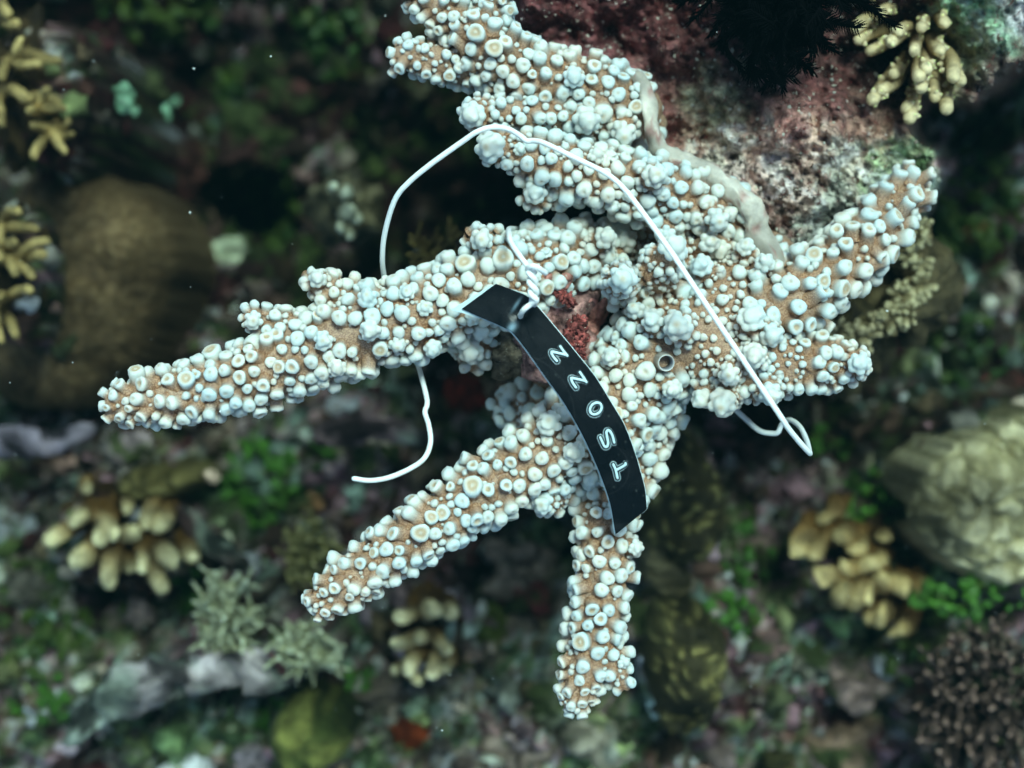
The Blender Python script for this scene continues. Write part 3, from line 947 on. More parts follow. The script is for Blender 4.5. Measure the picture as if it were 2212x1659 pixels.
rq = .6 * smooth01(.5, .62, fbm(V * 7 + 2, 3, 79))[:, None]; c = c * (1 - rq) + np.array((.30, .08, .07)) * rq
M_MARGIN = pigment_mat('smooth_coral_margin', 0.5, 4.0, 0.25, 7.0, 0.45, 0.3, sss=0.3)
put('growing_margin', mk_mesh('growing_margin', V, F, c), M_MARGIN, colony)

# worm tube sunk into the coral
h = WORM
if h is not None:
    p, n = h
    ax = n * 0.25 + np.array([0.12, -0.12, 0.9]); ax /= np.linalg.norm(ax)
    rt = 18 * pxs(p[2])
    prof = [(1.25, -1.2), (1.15, 0.5), (1.06, 1.7), (1.0, 1.95), (.93, 1.98), (.86, 1.85), (.80, 1.2), (.75, 0.2), (.70, -0.9)]
    a = np.linspace(0, 2 * math.pi, 28, endpoint=False)
    V = np.array([[(r * math.cos(q), r * math.sin(q), z) for q in a] for (r, z) in prof]).reshape(-1, 3)
    V = np.vstack([V, [0, 0, -0.9]]) * rt
    R = basis_from(ax[None], np.zeros(1))[0]
    V = (R @ V.T).T + p
    m = len(prof); i, j = np.meshgrid(np.arange(m - 1), np.arange(28), indexing='ij'); j2 = (j + 1) % 28
    F = np.stack([i * 28 + j, i * 28 + j2, (i + 1) * 28 + j2, (i + 1) * 28 + j], -1).reshape(-1, 4)
    jj = np.arange(28)
    T = np.stack([np.full(28, m * 28), (m - 1) * 28 + jj, (m - 1) * 28 + (jj + 1) % 28], -1)
    cc = np.zeros((len(V), 3))
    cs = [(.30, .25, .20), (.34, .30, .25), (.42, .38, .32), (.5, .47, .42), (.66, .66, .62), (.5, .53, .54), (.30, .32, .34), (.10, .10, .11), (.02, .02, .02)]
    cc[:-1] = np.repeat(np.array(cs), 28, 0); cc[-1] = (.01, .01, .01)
    o = put('worm_tube', mk_mesh('worm_tube', V, [F, T], cc), M_MARGIN)
    tag(o, 'round hollow worm tube with a white rim sunk among the coral cups', 'worm tube')

# ------------------------------------------------------------------ embossed tag
FX = 2816 / 2212.0


def WF(x, y, z):
    return W(np.asarray(x, float) / FX, np.asarray(y, float) / FX, z)


TL = np.array([(1270, 849), (1329, 876), (1392, 904), (1416, 922), (1454, 971), (1492, 1025), (1512, 1053), (1548, 1103), (1592, 1178), (1630, 1256), (1657, 1321), (1679, 1389), (1693, 1470)], float)
TR = np.array([(1364, 780), (1412, 798), (1451, 816), (1484, 849), (1536, 911), (1579, 963), (1625, 1020), (1648, 1053), (1684, 1112), (1717, 1169), (1746, 1245), (1765, 1310), (1774, 1348), (1779, 1400)], float)


def resample(P, n):
    C = catmull(np.column_stack([P, np.zeros(len(P))]), 3.0)[:, :2]
    s = np.concatenate([[0], np.cumsum(np.linalg.norm(np.diff(C, axis=0), axis=1))])
    q = np.linspace(0, s[-1], n)
    return np.column_stack([np.interp(q, s, C[:, 0]), np.interp(q, s, C[:, 1])])


NT, MT = 300, 64
LE, RE = resample(TL, NT), resample(TR, NT)
TZ = np.interp(np.linspace(0, 1, NT), [0, .12, .2, .28, .45, .7, .88, 1], [1.3, 1.4, 1.47, 1.5, 1.52, 1.4, 1.1, .8])
TZ = np.convolve(np.pad(TZ, 12, mode='edge'), np.ones(25) / 25, 'valid')
MIDL = (LE + RE) / 2


def tag_z(x, y):
    x = np.asarray(x, float); y = np.asarray(y, float)
    d = (x.ravel()[:, None] - MIDL[None, :, 0]) ** 2 + (y.ravel()[:, None] - MIDL[None, :, 1]) ** 2
    return TZ[d.argmin(1)].reshape(x.shape)


HOLE = np.array([1432.0, 866.0]); HR = 8.5


def strip_mesh(name, LE, RE, dz, thick, colf):
    f = np.linspace(0, 1, MT)
    XY = LE[:, None] * (1 - f[None, :, None]) + RE[:, None] * f[None, :, None]
    dv = XY - HOLE; dd = np.linalg.norm(dv, axis=-1)
    ring = (dd < HR * 1.35) & (dd > 1e-6)
    near = ring & (dd > HR * 0.72)
    XY = np.where(near[..., None], HOLE + dv / np.maximum(dd, 1e-6)[..., None] * HR, XY)
    dead = dd <= HR * 0.72
    Z = tag_z(XY[..., 0], XY[..., 1]) + dz + 0.05 * (f[None] - .5)
    # the tape is dished round the punched hole
    Z = Z - 0.06 * np.exp(-(np.linalg.norm(XY - HOLE, axis=-1) / 26) ** 2)
    top = WF(XY[..., 0], XY[..., 1], Z); bot = top - np.array([0, 0, thick])
    c = colf(XY)
    i, j = np.meshgrid(np.arange(NT - 1), np.arange(MT - 1), indexing='ij'); i, j = i.ravel(), j.ravel()
    bad = dead[i, j] | dead[i + 1, j] | dead[i, j + 1] | dead[i + 1, j + 1]
    i, j = i[~bad], j[~bad]
    q = np.stack([i * MT + j, (i + 1) * MT + j, (i + 1) * MT + j + 1, i * MT + j + 1], -1)
    n = NT * MT
    ed = np.concatenate([q[:, [0, 1]], q[:, [1, 2]], q[:, [2, 3]], q[:, [3, 0]]])
    key = ed.min(1).astype(np.int64) * n + ed.max(1)
    u, inv, cnt = np.unique(key, return_inverse=True, return_counts=True)
    be = ed[cnt[inv] == 1]
    side = np.stack([be[:, 1], be[:, 0], be[:, 0] + n, be[:, 1] + n], -1)
    V = np.concatenate([top.reshape(-1, 3), bot.reshape(-1, 3)])
    C = np.concatenate([c.reshape(-1, 3), c.reshape(-1, 3)])
    F = np.concatenate([q, q[:, ::-1] + n, side])
    used = np.unique(F); mp = np.full(2 * n, -1); mp[used] = np.arange(len(used))
    return mk_mesh(name, V[used], mp[F], C[used])


def tape_col(XY):
    c = np.zeros(XY.shape[:2] + (3,)); c[:] = (.003, .005, .006)
    # sheen painted into the colour, over stress-whitened plastic by the hole and crease
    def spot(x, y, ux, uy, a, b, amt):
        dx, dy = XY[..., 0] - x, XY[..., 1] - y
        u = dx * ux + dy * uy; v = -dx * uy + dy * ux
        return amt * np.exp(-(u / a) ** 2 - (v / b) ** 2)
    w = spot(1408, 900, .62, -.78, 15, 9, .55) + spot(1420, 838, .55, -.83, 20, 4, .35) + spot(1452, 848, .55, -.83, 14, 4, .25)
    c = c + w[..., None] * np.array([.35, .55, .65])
    rw = np.random.default_rng(12)
    for k in range(26):     # silt specks
        i0 = rw.integers(0, NT); f0 = rw.random()
        px, py = LE[i0] * (1 - f0) + RE[i0] * f0
        g = np.exp(-(((XY[..., 0] - px) ** 2 + (XY[..., 1] - py) ** 2) / rw.uniform(2, 9)))
        c = c + (g * rw.uniform(.01, .05))[..., None] * np.array([.8, .9, .8])
    for (cx, cy, r0) in ((1470, 900, 88), (1660, 1290, 70), (1400, 1150, 180)):   # faint scratches
        g = np.exp(-((np.hypot(XY[..., 0] - cx, XY[..., 1] - cy) - r0) / 1.6) ** 2)
        c = c + (g * .008)[..., None]
    film = np.clip(fbm(np.stack([XY[..., 0] / 60, XY[..., 1] / 60, 0 * XY[..., 0]], -1), 4, 3), 0, 1) * .005
    return c + film[..., None]


def plastic(name, rough, spec=0.5):
    m, N, L, P = new_mat(name)
    at = N.new('ShaderNodeAttribute'); at.attribute_name = 'Col'
    L.new(at.outputs['Color'], P.inputs['Base Color'])
    geo = N.new('ShaderNodeNewGeometry')
    n = N.new('ShaderNodeTexNoise'); n.inputs['Scale'].default_value = 3; n.inputs['Detail'].default_value = 5
    L.new(geo.outputs['Position'], n.inputs['Vector'])
    mr = N.new('ShaderNodeMapRange'); mr.inputs['To Min'].default_value = rough - .08; mr.inputs['To Max'].default_value = rough + .1
    L.new(n.outputs['Fac'], mr.inputs['Value']); L.new(mr.outputs['Result'], P.inputs['Roughness'])
    P.inputs['Specular IOR Level'].default_value = spec
    return m


M_TAPE = plastic('black_tape', 0.28, 0.16)
M_WHITE = plastic('white_plastic', 0.4, 0.4)

tagroot = thing('embossed_tag', 'black plastic tape tag embossed ZZ0ST hanging from twisted wire', 'tag', WF(1540, 1050, 1.0))
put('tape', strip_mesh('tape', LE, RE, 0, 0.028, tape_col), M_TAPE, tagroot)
TL2 = TL.copy(); TL2[0] = (1240, 852); TL2[1:] += np.array([-3.0, 2.0]); TR2 = TR.copy(); TR2[0] = (1350, 784)
TR2[1:] += np.array([1.3, -1.0])
put('adhesive_backing', strip_mesh('adhesive_backing', resample(TL2, NT), resample(TR2, NT), -0.05, 0.02, lambda XY: np.zeros(XY.shape[:2] + (3,)) + np.array([.55, .72, .74])), M_WHITE, tagroot)


def crop(ox, oy, pts):
    return np.array([(ox + x / 20.74, oy + y / 20.74) for (x, y) in pts])


el = [(900 + 330 * math.cos(a) - 40 * math.sin(a), 800 + 335 * math.sin(a) - 40 * math.cos(a)) for a in np.linspace(0, 2 * math.pi, 41)]
GLYPH = [
    ('Z', [crop(1490, 930, [(1050, 470), (1250, 750), (1450, 1000)]), crop(1490, 930, [(1420, 960), (1000, 860), (600, 775), (560, 860), (660, 1060), (860, 1300)])]),
    ('Z', [crop(1545, 1005, [(1030, 380), (1230, 680), (1400, 950)]), crop(1545, 1005, [(1370, 890), (980, 800), (570, 715), (540, 790), (630, 1010), (810, 1260)])]),
    ('0', [crop(1595, 1085, el)]),
    ('S', [crop(1625, 1165, [(540, 790), (650, 1050), (760, 1270), (850, 1330), (950, 1260), (975, 1050), (900, 650), (890, 480), (980, 370), (1100, 460), (1230, 700), (1330, 1080)])]),
    ('T', [crop(1660, 1250, [(550, 570), (680, 860), (790, 1340)]), crop(1660, 1250, [(740, 880), (1210, 610), (1250, 500)])]),
]
for (ch, strokes) in GLYPH:
    allp = np.concatenate(strokes)
    x0, y0 = allp.min(0) - 13; x1, y1 = allp.max(0) + 13
    xs = np.arange(x0, x1, 0.8); ys = np.arange(y0, y1, 0.8)
    X, Y = np.meshgrid(xs, ys)
    d = np.full(X.shape, 99.0)
    for s in strokes:
        C = catmull(np.column_stack([s, np.zeros(len(s))]), 1.0)[:, :2]
        for k in range(len(C) - 1):
            a, e = C[k], C[k + 1] - C[k]
            t = np.clip(((X - a[0]) * e[0] + (Y - a[1]) * e[1]) / (e @ e + 1e-9), 0, 1)
            d = np.minimum(d, np.hypot(X - a[0] - t * e[0], Y - a[1] - t * e[1]))
    ridge = 1 - smooth01(2.9, 4.1, d)
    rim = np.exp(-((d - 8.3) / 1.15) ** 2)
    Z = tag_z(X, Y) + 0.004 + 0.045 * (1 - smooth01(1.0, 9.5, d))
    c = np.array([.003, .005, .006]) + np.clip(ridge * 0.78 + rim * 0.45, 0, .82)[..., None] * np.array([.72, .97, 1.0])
    P = WF(X, Y, Z)
    ny, nx = X.shape
    i, j = np.meshgrid(np.arange(ny - 1), np.arange(nx - 1), indexing='ij'); i, j = i.ravel(), j.ravel()
    k = d[i, j] < 11
    i, j = i[k], j[k]
    F = np.stack([i * nx + j, (i + 1) * nx + j, (i + 1) * nx + j + 1, i * nx + j + 1], -1)
    used = np.unique(F); mp = np.full(ny * nx, -1); mp[used] = np.arange(len(used))
    o = put('embossed_letter', mk_mesh('embossed_letter', P.reshape(-1, 3)[used], mp[F], c.reshape(-1, 3)[used]), M_WHITE, tagroot)
    o['label'] = 'white embossed character %s on black tape' % ch

# ------------------------------------------------------------------ coated wire (one continuous piece)
w1 = [(765, 1034, .1), (800, 1038, .1), (842, 1031, .1), (890, 1010, 0), (918, 988, 0), (930, 955, -.1), (926, 918, -.2), (918, 890, -.2), (923, 868, -.3), (912, 820, -.6), (898, 775, -1.0),
      (870, 720, -1.1), (845, 660, -.9), (832, 608, -.5), (826, 560, 0), (832, 500, .4), (853, 432, .8), (882, 395, 1.0), (930, 355, 1.2), (1000, 305, 1.4), (1030, 285, 1.5), (1062, 275, 1.5),
      (1095, 278, 1.4), (1120, 291, 1.3), (1137, 304, 1.25), (1155, 304, 1.3), (1172, 308, 1.4), (1197, 319, 1.5), (1250, 345, 1.6), (1308, 374, 1.7), (1350, 410, 1.7), (1400, 475, 1.8), (1450, 545, 1.9),
      (1500, 620, 2.0), (1560, 710, 2.0), (1620, 800, 1.9), (1680, 890, 1.8), (1708, 932, 1.6), (1746, 976, 1.2), (1748, 974, .9), (1742, 950, .2), (1727, 921, -.4), (1706, 907, -.8), (1690, 915, -1.0),
      (1680, 934, -1.1), (1664, 936, -1.2), (1640, 930, -1.3), (1612, 906, -1.4), (1578, 872, -1.6), (1530, 800, -2.6), (1420, 700, -3.2), (1280, 600, -3.0), (1160, 510, -2.4), (1105, 494, -.4)]
w1 = W([p[0] for p in w1], [p[1] for p in w1], [p[2] for p in w1])
fz = lambda L: WF([p[0] for p in L], [p[1] for p in L], [p[2] for p in L])
ws = fz([(1400, 645, 1.0), (1408, 672, 1.4), (1430, 705, 1.7), (1450, 732, 1.85)])
# twisted pair: two turns about a short axis
tt = np.linspace(0, 1, 26)
ax0, ax1 = np.array([1461, 748.0]), np.array([1469, 826.0])
dirn = (ax1 - ax0) / np.linalg.norm(ax1 - ax0); perp = np.array([-dirn[1], dirn[0]])


def helix(ph, t):
    a = ph + t * 2 * math.pi * 1.35
    xy = ax0 + (ax1 - ax0) * t[:, None] + perp * (8.8 * np.cos(a))[:, None]
    return WF(xy[:, 0], xy[:, 1], 1.92 + 0.07 * np.sin(a))


hA, hB = helix(0.3, tt), helix(0.3 + math.pi, tt)
hole_in = fz([(1458, 838, 1.86), (1444, 848, 1.86), (1436, 858, 1.76), (1432, 867, 1.55), (1432, 870, 1.38), (1440, 864, 1.26), (1456, 850, 1.3), (1470, 838, 1.45)])
tail = fz([(1451, 745, 1.9), (1454, 735, 2.0), (1464, 731, 2.08), (1478, 736, 2.05), (1490, 744, 1.95), (1500, 750, 1.85)])
path = np.concatenate([w1, ws, hA, hole_in, hB[::-1], tail])
S = catmull(path, 0.035)
V, F, t = tube(S, 0.046, 14)
o = put('coated_wire', mk_mesh('coated_wire', V, F, np.zeros((len(V), 3)) + np.array([.90, .95, .92])), M_WHITE)
tag(o, 'thin white plastic coated wire looped over the coral and twisted through the tag', 'wire')


# ------------------------------------------------------------------ red crust lump behind the tag
def lump(center, size, seed, col, rough=0.4, nu=40, nv=26, freq=2.2, flat=(1, 1, 1)):
    V, F = uvsphere(nu, nv)
    n = fbm(V * freq + seed, 5, seed, 0.55)
    V2 = V * (1 + rough * n)[:, None] * np.array(flat) * size + center
    return V2, F, np.array(col)[None] * (1 + 0.7 * fbm(V * 4 + seed, 4, seed + 9))[:, None].clip(.15, 2.0)


root = thing('crust_lump', 'red and pink coralline crust lump wedged behind the black tag', 'algae crust', W(1200, 690, -1.5))
b = Bag(); V, F, c = lump(W(1190, 700, -.85), .78, 5, (.34, .19, .17), .35, flat=(1.0, 1.3, .9)); b.add(V, F, c)
V, F, c = lump(W(1120, 740, -1.0), .6, 8, (.16, .13, .09), .3, flat=(1.1, 1.0, .8)); b.add(V, F, c)
put('dull_crust', b.mesh('dull_crust'), M_ROCK, root)
b = Bag()
rr = np.random.default_rng(9)
for (x, y, s, h) in [(1214, 636, 9, .25), (1226, 644, 9, .22), (1236, 656, 8, .2), (1243, 700, 11, .15), (1238, 716, 12, .2), (1250, 724, 12, .15), (1246, 738, 13, .15), (1258, 744, 10, .1), (1250, 756, 11, .05), (1230, 728, 10, .2), (1262, 730, 8, .1), (1254, 690, 8, .15), (1258, 768, 8, 0), (1205, 632, 7, .2)]:
    V, F, c = lump(W(x, y, -.15 + h), s * pxs(0) * 1.2, int(x + y), np.array((.26, .075, .065)) * rr.uniform(.6, 1.4), .75, 26, 16, 1.9, rr.uniform(.7, 1.3, 3)); b.add(V, F, c)
put('red_crust', b.mesh('red_crust'), M_ROCK, root)
for pts in [[(1195, 645, -.5, 18), (1185, 615, -.1, 15), (1178, 602, .1, 11)], [(1200, 640, -.4, 16), (1215, 612, 0, 13), (1222, 598, .1, 10)],
            [(1280, 700, -1.2, 22), (1277, 672, -.8, 17), (1275, 655, -.6, 13)], [(1290, 690, -1.2, 18), (1300, 668, -.8, 14), (1302, 655, -.7, 12)], [(1275, 740, -1.2, 20), (1280, 720, -1, 16), (1276, 705, -.9, 12)]]:
    S = np.array(pts, float); S = catmull(np.column_stack([W(S[:, 0], S[:, 1], S[:, 2]), S[:, 3] * pxs(0)]), .05)
    V, F, t = tube(S[:, :3], S[:, 3], 14); V = V + .05 * np.stack([fbm(V * 6 + q * 7, 3, 4) for q in range(3)], -1)
    put('pink_nub', mk_mesh('pink_nub', V, F, np.array([.52, .25, .20]) * (1 + .4 * fbm(V * 5, 3, 6))[:, None]), M_ROCK, root)
b = Bag()
for (x, y, z, s) in [(1260, 655, -1.3, 26), (1320, 690, -1.6, 34), (1300, 720, -1.6, 34), (1290, 640, -1.9, 30), (1260, 770, -1.4, 30), (1150, 760, -1.3, 34), (1285, 760, -1.5, 26)]:
    V, F, c = lump(W(x, y, z), s * pxs(0), int(x * 3 + y), (.09, .08, .055), .5, 26, 16, 2.2); b.add(V, F, c)
put('turf_crust', b.mesh('turf_crust'), M_ROCK, root)


# ------------------------------------------------------------------ background life
def branchlet_tube(pts, r0, r1, segs=10, bulge=0.0):
    S = catmull(np.asarray(pts, float), 0.12)
    t = np.linspace(0, 1, len(S))
    R = r0 + (r1 - r0) * t + bulge * np.sin(np.clip(t, 0, 1) * math.pi * .9)
    return tube(S, R, segs)


def finger_coral(label, cat, fingers, z, col, tipcol, wob=.06, segs=14, name='finger_coral', tip0=.6, baser=None):
    """fingers: (x0, y0, x1, y1, radius, rise) in overview pixels / cm; each finger is a part"""
    cx = np.mean([f[0] for f in fingers]); cy = np.mean([f[1] for f in fingers])
    root = thing(name, label, cat, W(cx, cy, z - 1))
    rr = np.random.default_rng(int(cx * 7 + cy))
    for (x0, y0, x1, y1, r, rise) in fingers:
        ex, ey = x1 - x0, y1 - y0
        a = W(x0 - .7 * ex, y0 - .7 * ey, z - 1.3); bb = W(x1, y1, z + rise * .6)
        mid = (a + bb) / 2 + rr.normal(0, .08, 3) + np.array([0, 0, .35])
        rc = r * pxs(z)
        V, F, t = branchlet_tube([a, mid, bb], rc * .62, rc * .68, segs, rc * .28)
        V = V + wob * np.stack([fbm(V * 2.2 + q * 7, 3, 4) for q in range(3)], -1)
        w = smooth01(tip0, 1.0, t)[:, None]
        c = np.array(col) * (1 - w) + np.array(tipcol) * w * rr.uniform(.7, 1.15)
        c = c * (1 + .45 * fbm(V * 3.2, 4, 14)[:, None]).clip(.3, 1.6)
        put('finger', mk_mesh('finger', V, F, c), M_LIVE, root)
    b = Bag()
    xs = np.array([f[0] for f in fingers]); ys = np.array([f[1] for f in fingers])
    V, F, c = lump(W(cx, cy, z - 2.2), 1.0, 3, np.array(col) * .5, .25, flat=(max(.8, np.ptp(xs) * pxs(z) * .6), max(.8, np.ptp(ys) * pxs(z) * .6), 1.3))
    b.add(V, F, c)
    put('base', b.mesh('base'), M_LIVE, root)
    return root


TAN, PALE = (.17, .10, .032), (.90, .80, .50)
finger_coral('tan finger coral with pale blunt tips beneath the long left branch', 'coral', [
    (170, 1130, 110, 1165, 22, .5), (215, 1100, 165, 1125, 22, .9), (240, 1110, 215, 1165, 22, 1.0), (215, 1110, 245, 1155, 20, 1.1), (190, 1170, 165, 1212, 26, .5), (250, 1190, 235, 1250, 26, .5),
    (245, 1170, 290, 1150, 22, .2), (285, 1080, 275, 1100, 18, .0), (350, 1095, 318, 1130, 20, .2), (370, 1110, 350, 1135, 24, .0), (310, 1160, 307, 1225, 21, .6), (345, 1180, 365, 1205, 28, .4),
    (335, 1210, 345, 1265, 24, .4), (400, 1170, 415, 1205, 24, -.2), (280, 1200, 282, 1230, 18, .2), (195, 1040, 190, 1055, 18, -.5)], -10.5, TAN, PALE)
finger_coral('small tan lobed coral under the lower left branch tip', 'coral', [
    (890, 1300, 870, 1330, 22, .3), (930, 1290, 935, 1315, 26, .5), (960, 1300, 975, 1322, 20, .3), (900, 1370, 862, 1392, 22, .6), (920, 1370, 905, 1378, 22, .7), (940, 1380, 965, 1400, 20, .4),
    (910, 1410, 885, 1440, 22, .5), (930, 1410, 935, 1450, 20, .3), (880, 1430, 850, 1445, 14, .2), (900, 1440, 905, 1470, 14, .1), (955, 1420, 962, 1440, 18, .2)], -9.5, TAN, PALE, .08)
finger_coral('brown lobed coral with cream tipped folds at lower right', 'coral', [
    (1800, 1100, 1785, 1120, 22, .0), (1760, 1150, 1730, 1180, 28, .3), (1790, 1160, 1760, 1190, 26, .4), (1830, 1150, 1815, 1160, 20, .2), (1860, 1160, 1850, 1180, 26, .0), (1900, 1160, 1905, 1160, 20, -.2),
    (1810, 1215, 1775, 1240, 26, .5), (1850, 1210, 1830, 1225, 24, .6), (1880, 1190, 1878, 1215, 26, .6), (1910, 1200, 1900, 1212, 22, .4), (1840, 1260, 1810, 1280, 28, .6), (1870, 1255, 1845, 1290, 26, .7),
    (1890, 1250, 1872, 1285, 24, .6), (1910, 1260, 1905, 1255, 22, .5), (1945, 1250, 1950, 1265, 28, .4), (1975, 1240, 1985, 1270, 18, -.2), (1920, 1310, 1905, 1330, 22, .1), (1950, 1310, 1940, 1360, 24, -.1), (1890, 1310, 1880, 1335, 18, -.1)], -10.0, (.18, .105, .035), (.62, .50, .27), .14)
SOFT, SOFTP = (.15, .10, .04), (.46, .36, .17)
finger_coral('tan star shaped soft coral at the upper left edge', 'soft coral', [
    (40, 130, 40, 85, 11, .6), (35, 135, 85, 140, 13, .5), (30, 140, 0, 165, 12, .3), (60, 130, 130, 130, 13, -.6), (20, 20, 40, 50, 12, .0), (0, 10, 20, 30, 14, .2), (20, 215, 60, 210, 14, .3), (10, 220, 5, 265, 12, .5), (80, 210, 125, 215, 13, -.6),
    (95, 240, 100, 195, 12, 1.0), (95, 240, 65, 235, 13, 1.1), (100, 240, 135, 235, 12, 1.0), (110, 290, 75, 270, 13, .8), (110, 285, 75, 335, 12, 1.0), (115, 290, 140, 325, 12, .9), (115, 285, 155, 290, 11, .3), (115, 280, 145, 260, 11, .6)], -7.5, SOFT, SOFTP, .05, 12, 'soft_coral', .1)
finger_coral('tan star shaped soft coral at the middle left edge', 'soft coral', [
    (15, 480, 40, 455, 12, .6), (10, 490, 0, 520, 12, .4), (30, 490, 80, 495, 13, .2), (40, 550, 100, 520, 13, .8), (40, 550, 30, 520, 12, .9), (50, 555, 95, 550, 12, .7), (45, 560, 35, 590, 13, .9), (45, 560, 70, 600, 11, .6), (10, 560, 0, 555, 15, .6),
    (20, 640, 62, 625, 12, .8), (15, 645, 0, 640, 12, .8), (15, 690, 30, 720, 13, .5), (10, 690, 0, 735, 12, .4)], -7.5, SOFT, SOFTP, .05, 12, 'soft_coral', .1)


def lacy_coral(label, cx, cy, z, rx, ry, n, col, tipcol, r=8, name='lacy_coral', cat='coral', fork=3, tip0=.3, flat=True):
    """thin forking twigs pointing outwards and up, each twig with its side points a part"""
    root = thing(name, label, cat, W(cx, cy, z - 1))
    rr = np.random.default_rng(int(cx * 3 + cy * 5))
    ph = 0
    for k in range(n):
        ph += 2.39996
        q = math.sqrt((k + .5) / n)
        x, y = cx + rx * q * math.cos(ph), cy + ry * q * math.sin(ph)
        a = W(cx + (x - cx) * (.35 if flat else .75) + rr.normal(0, 5), cy + (y - cy) * (.35 if flat else .75) + rr.normal(0, 5), z - (.7 if flat else 1.4))
        tip = W(x + rr.normal(0, rx * .08), y + rr.normal(0, ry * .08), z + rr.uniform(-.5, .5) * (1 if flat else .6))
        b = Bag()
        rc = r * pxs(z)
        V, F, t = branchlet_tube([a, (a + tip) / 2 + rr.normal(0, .06, 3), tip], rc * 1.2, rc * .6, 8)
        w = smooth01(tip0, 1, t)[:, None]
        b.add(V, F, np.array(col) * (1 - w) + np.array(tipcol) * w)
        for f in range(fork):
            s0 = a + (tip - a) * rr.uniform(.55, .95)
            d = rr.normal(0, 1, 3); d[2] = abs(d[2]) * .35; d /= np.linalg.norm(d)
            e = s0 + d * rr.uniform(1.4, 3.4) * rc * 1.7
            V, F, t = branchlet_tube([s0, (s0 + e) / 2 + rr.normal(0, .02, 3), e], rc * .75, rc * .4, 7)
            w = smooth01(tip0, 1, t)[:, None]
            b.add(V, F, (np.array(col) * (1 - w) + np.array(tipcol) * w) * rr.uniform(.5, 1.1))
        put('twig', b.mesh('twig'), M_LIVE, root)
    return root


LC, LT = (.36, .36, .22), (.84, .86, .62)
lacy_coral('pale lacy coral with pointed twigs, tallest of the pair above the pale ridge', 490, 1330, -9.3, 75, 112, 22, LC, LT, 9, fork=5)
lacy_coral('pale lacy coral clump right of the taller lacy coral', 665, 1405, -9.3, 78, 55, 16, LC, LT, 9, fork=5)
lacy_coral('yellowish lacy coral left of the lower branch tip', 665, 1190, -10.5, 62, 78, 14, (.20, .18, .06), (.60, .54, .28), 8, fork=5)
lacy_coral('dim yellow lacy coral peeking over the left branch', 950, 555, -6.5, 72, 46, 12, (.12, .09, .03), (.32, .25, .09), 9, fork=4)


def knobbly_coral(label, spots, z, col, tipcol):
    cx = np.mean([q[0] for q in spots]); cy = np.mean([q[1] for q in spots])
    root = thing('knobbly_coral', label, 'coral', W(cx, cy, z - 1.5))
    rr = np.random.default_rng(int(cx + cy))
    for (x, y, r) in spots:
        b = Bag()
        c0 = W(x, y, z + rr.uniform(-.2, .2)); rc = r * pxs(z)
        V, F, c = lump(c0 - [0, 0, .4], rc, int(x), col, .3, 22, 14, 1.6, (1, 1, 1.5)); b.add(V, F, c)
        for k in range(16):
            d = rr.normal(0, 1, 3); d[2] = abs(d[2]) + .1; d /= np.linalg.norm(d)
            e = c0 + d * rc * np.array([1.0, 1.0, .5]) * 1.05
            V, F, t = branchlet_tube([c0 + d * rc * .3 - [0, 0, .3], (c0 + e) / 2 - [0, 0, .1], e], rc * .26, rc * .2, 8)
            w = smooth01(.3, 1, t)[:, None]
            b.add(V, F, (np.array(col) * (1 - w) + np.array(tipcol) * w) * rr.uniform(.7, 1.1))
        put('knob', b.mesh('knob'), M_LIVE, root)
    V, F, c = lump(W(cx, cy, z - 1.8), 1, 4, np.array(col) * .6, .3, flat=(1.0, 1.0, 1.2))
    put('base', mk_mesh('base', V, F, c), M_LIVE, root)


knobbly_coral('cream knobbly coral behind the upper right branch', [(1990, 500, 30), (1975, 560, 36), (1985, 620, 34), (1950, 640, 32), (1930, 690, 34), (1965, 680, 26)], -4.6, (.22, .18, .10), (.56, .51, .33))
knobbly_coral('cream knobbly coral below the upper right branch', [(1855, 730, 36), (1810, 720, 30), (1800, 760, 28), (1890, 700, 32), (1770, 700, 26)], -4.8, (.18, .15, .08), (.46, .41, .27))
lacy_coral('dark branching coral with pinkish twig tips in the lower right corner', 2120, 1520, -9.0, 135, 175, 80, (.05, .035, .03), (.58, .40, .32), 7, fork=4, tip0=.45, flat=False)

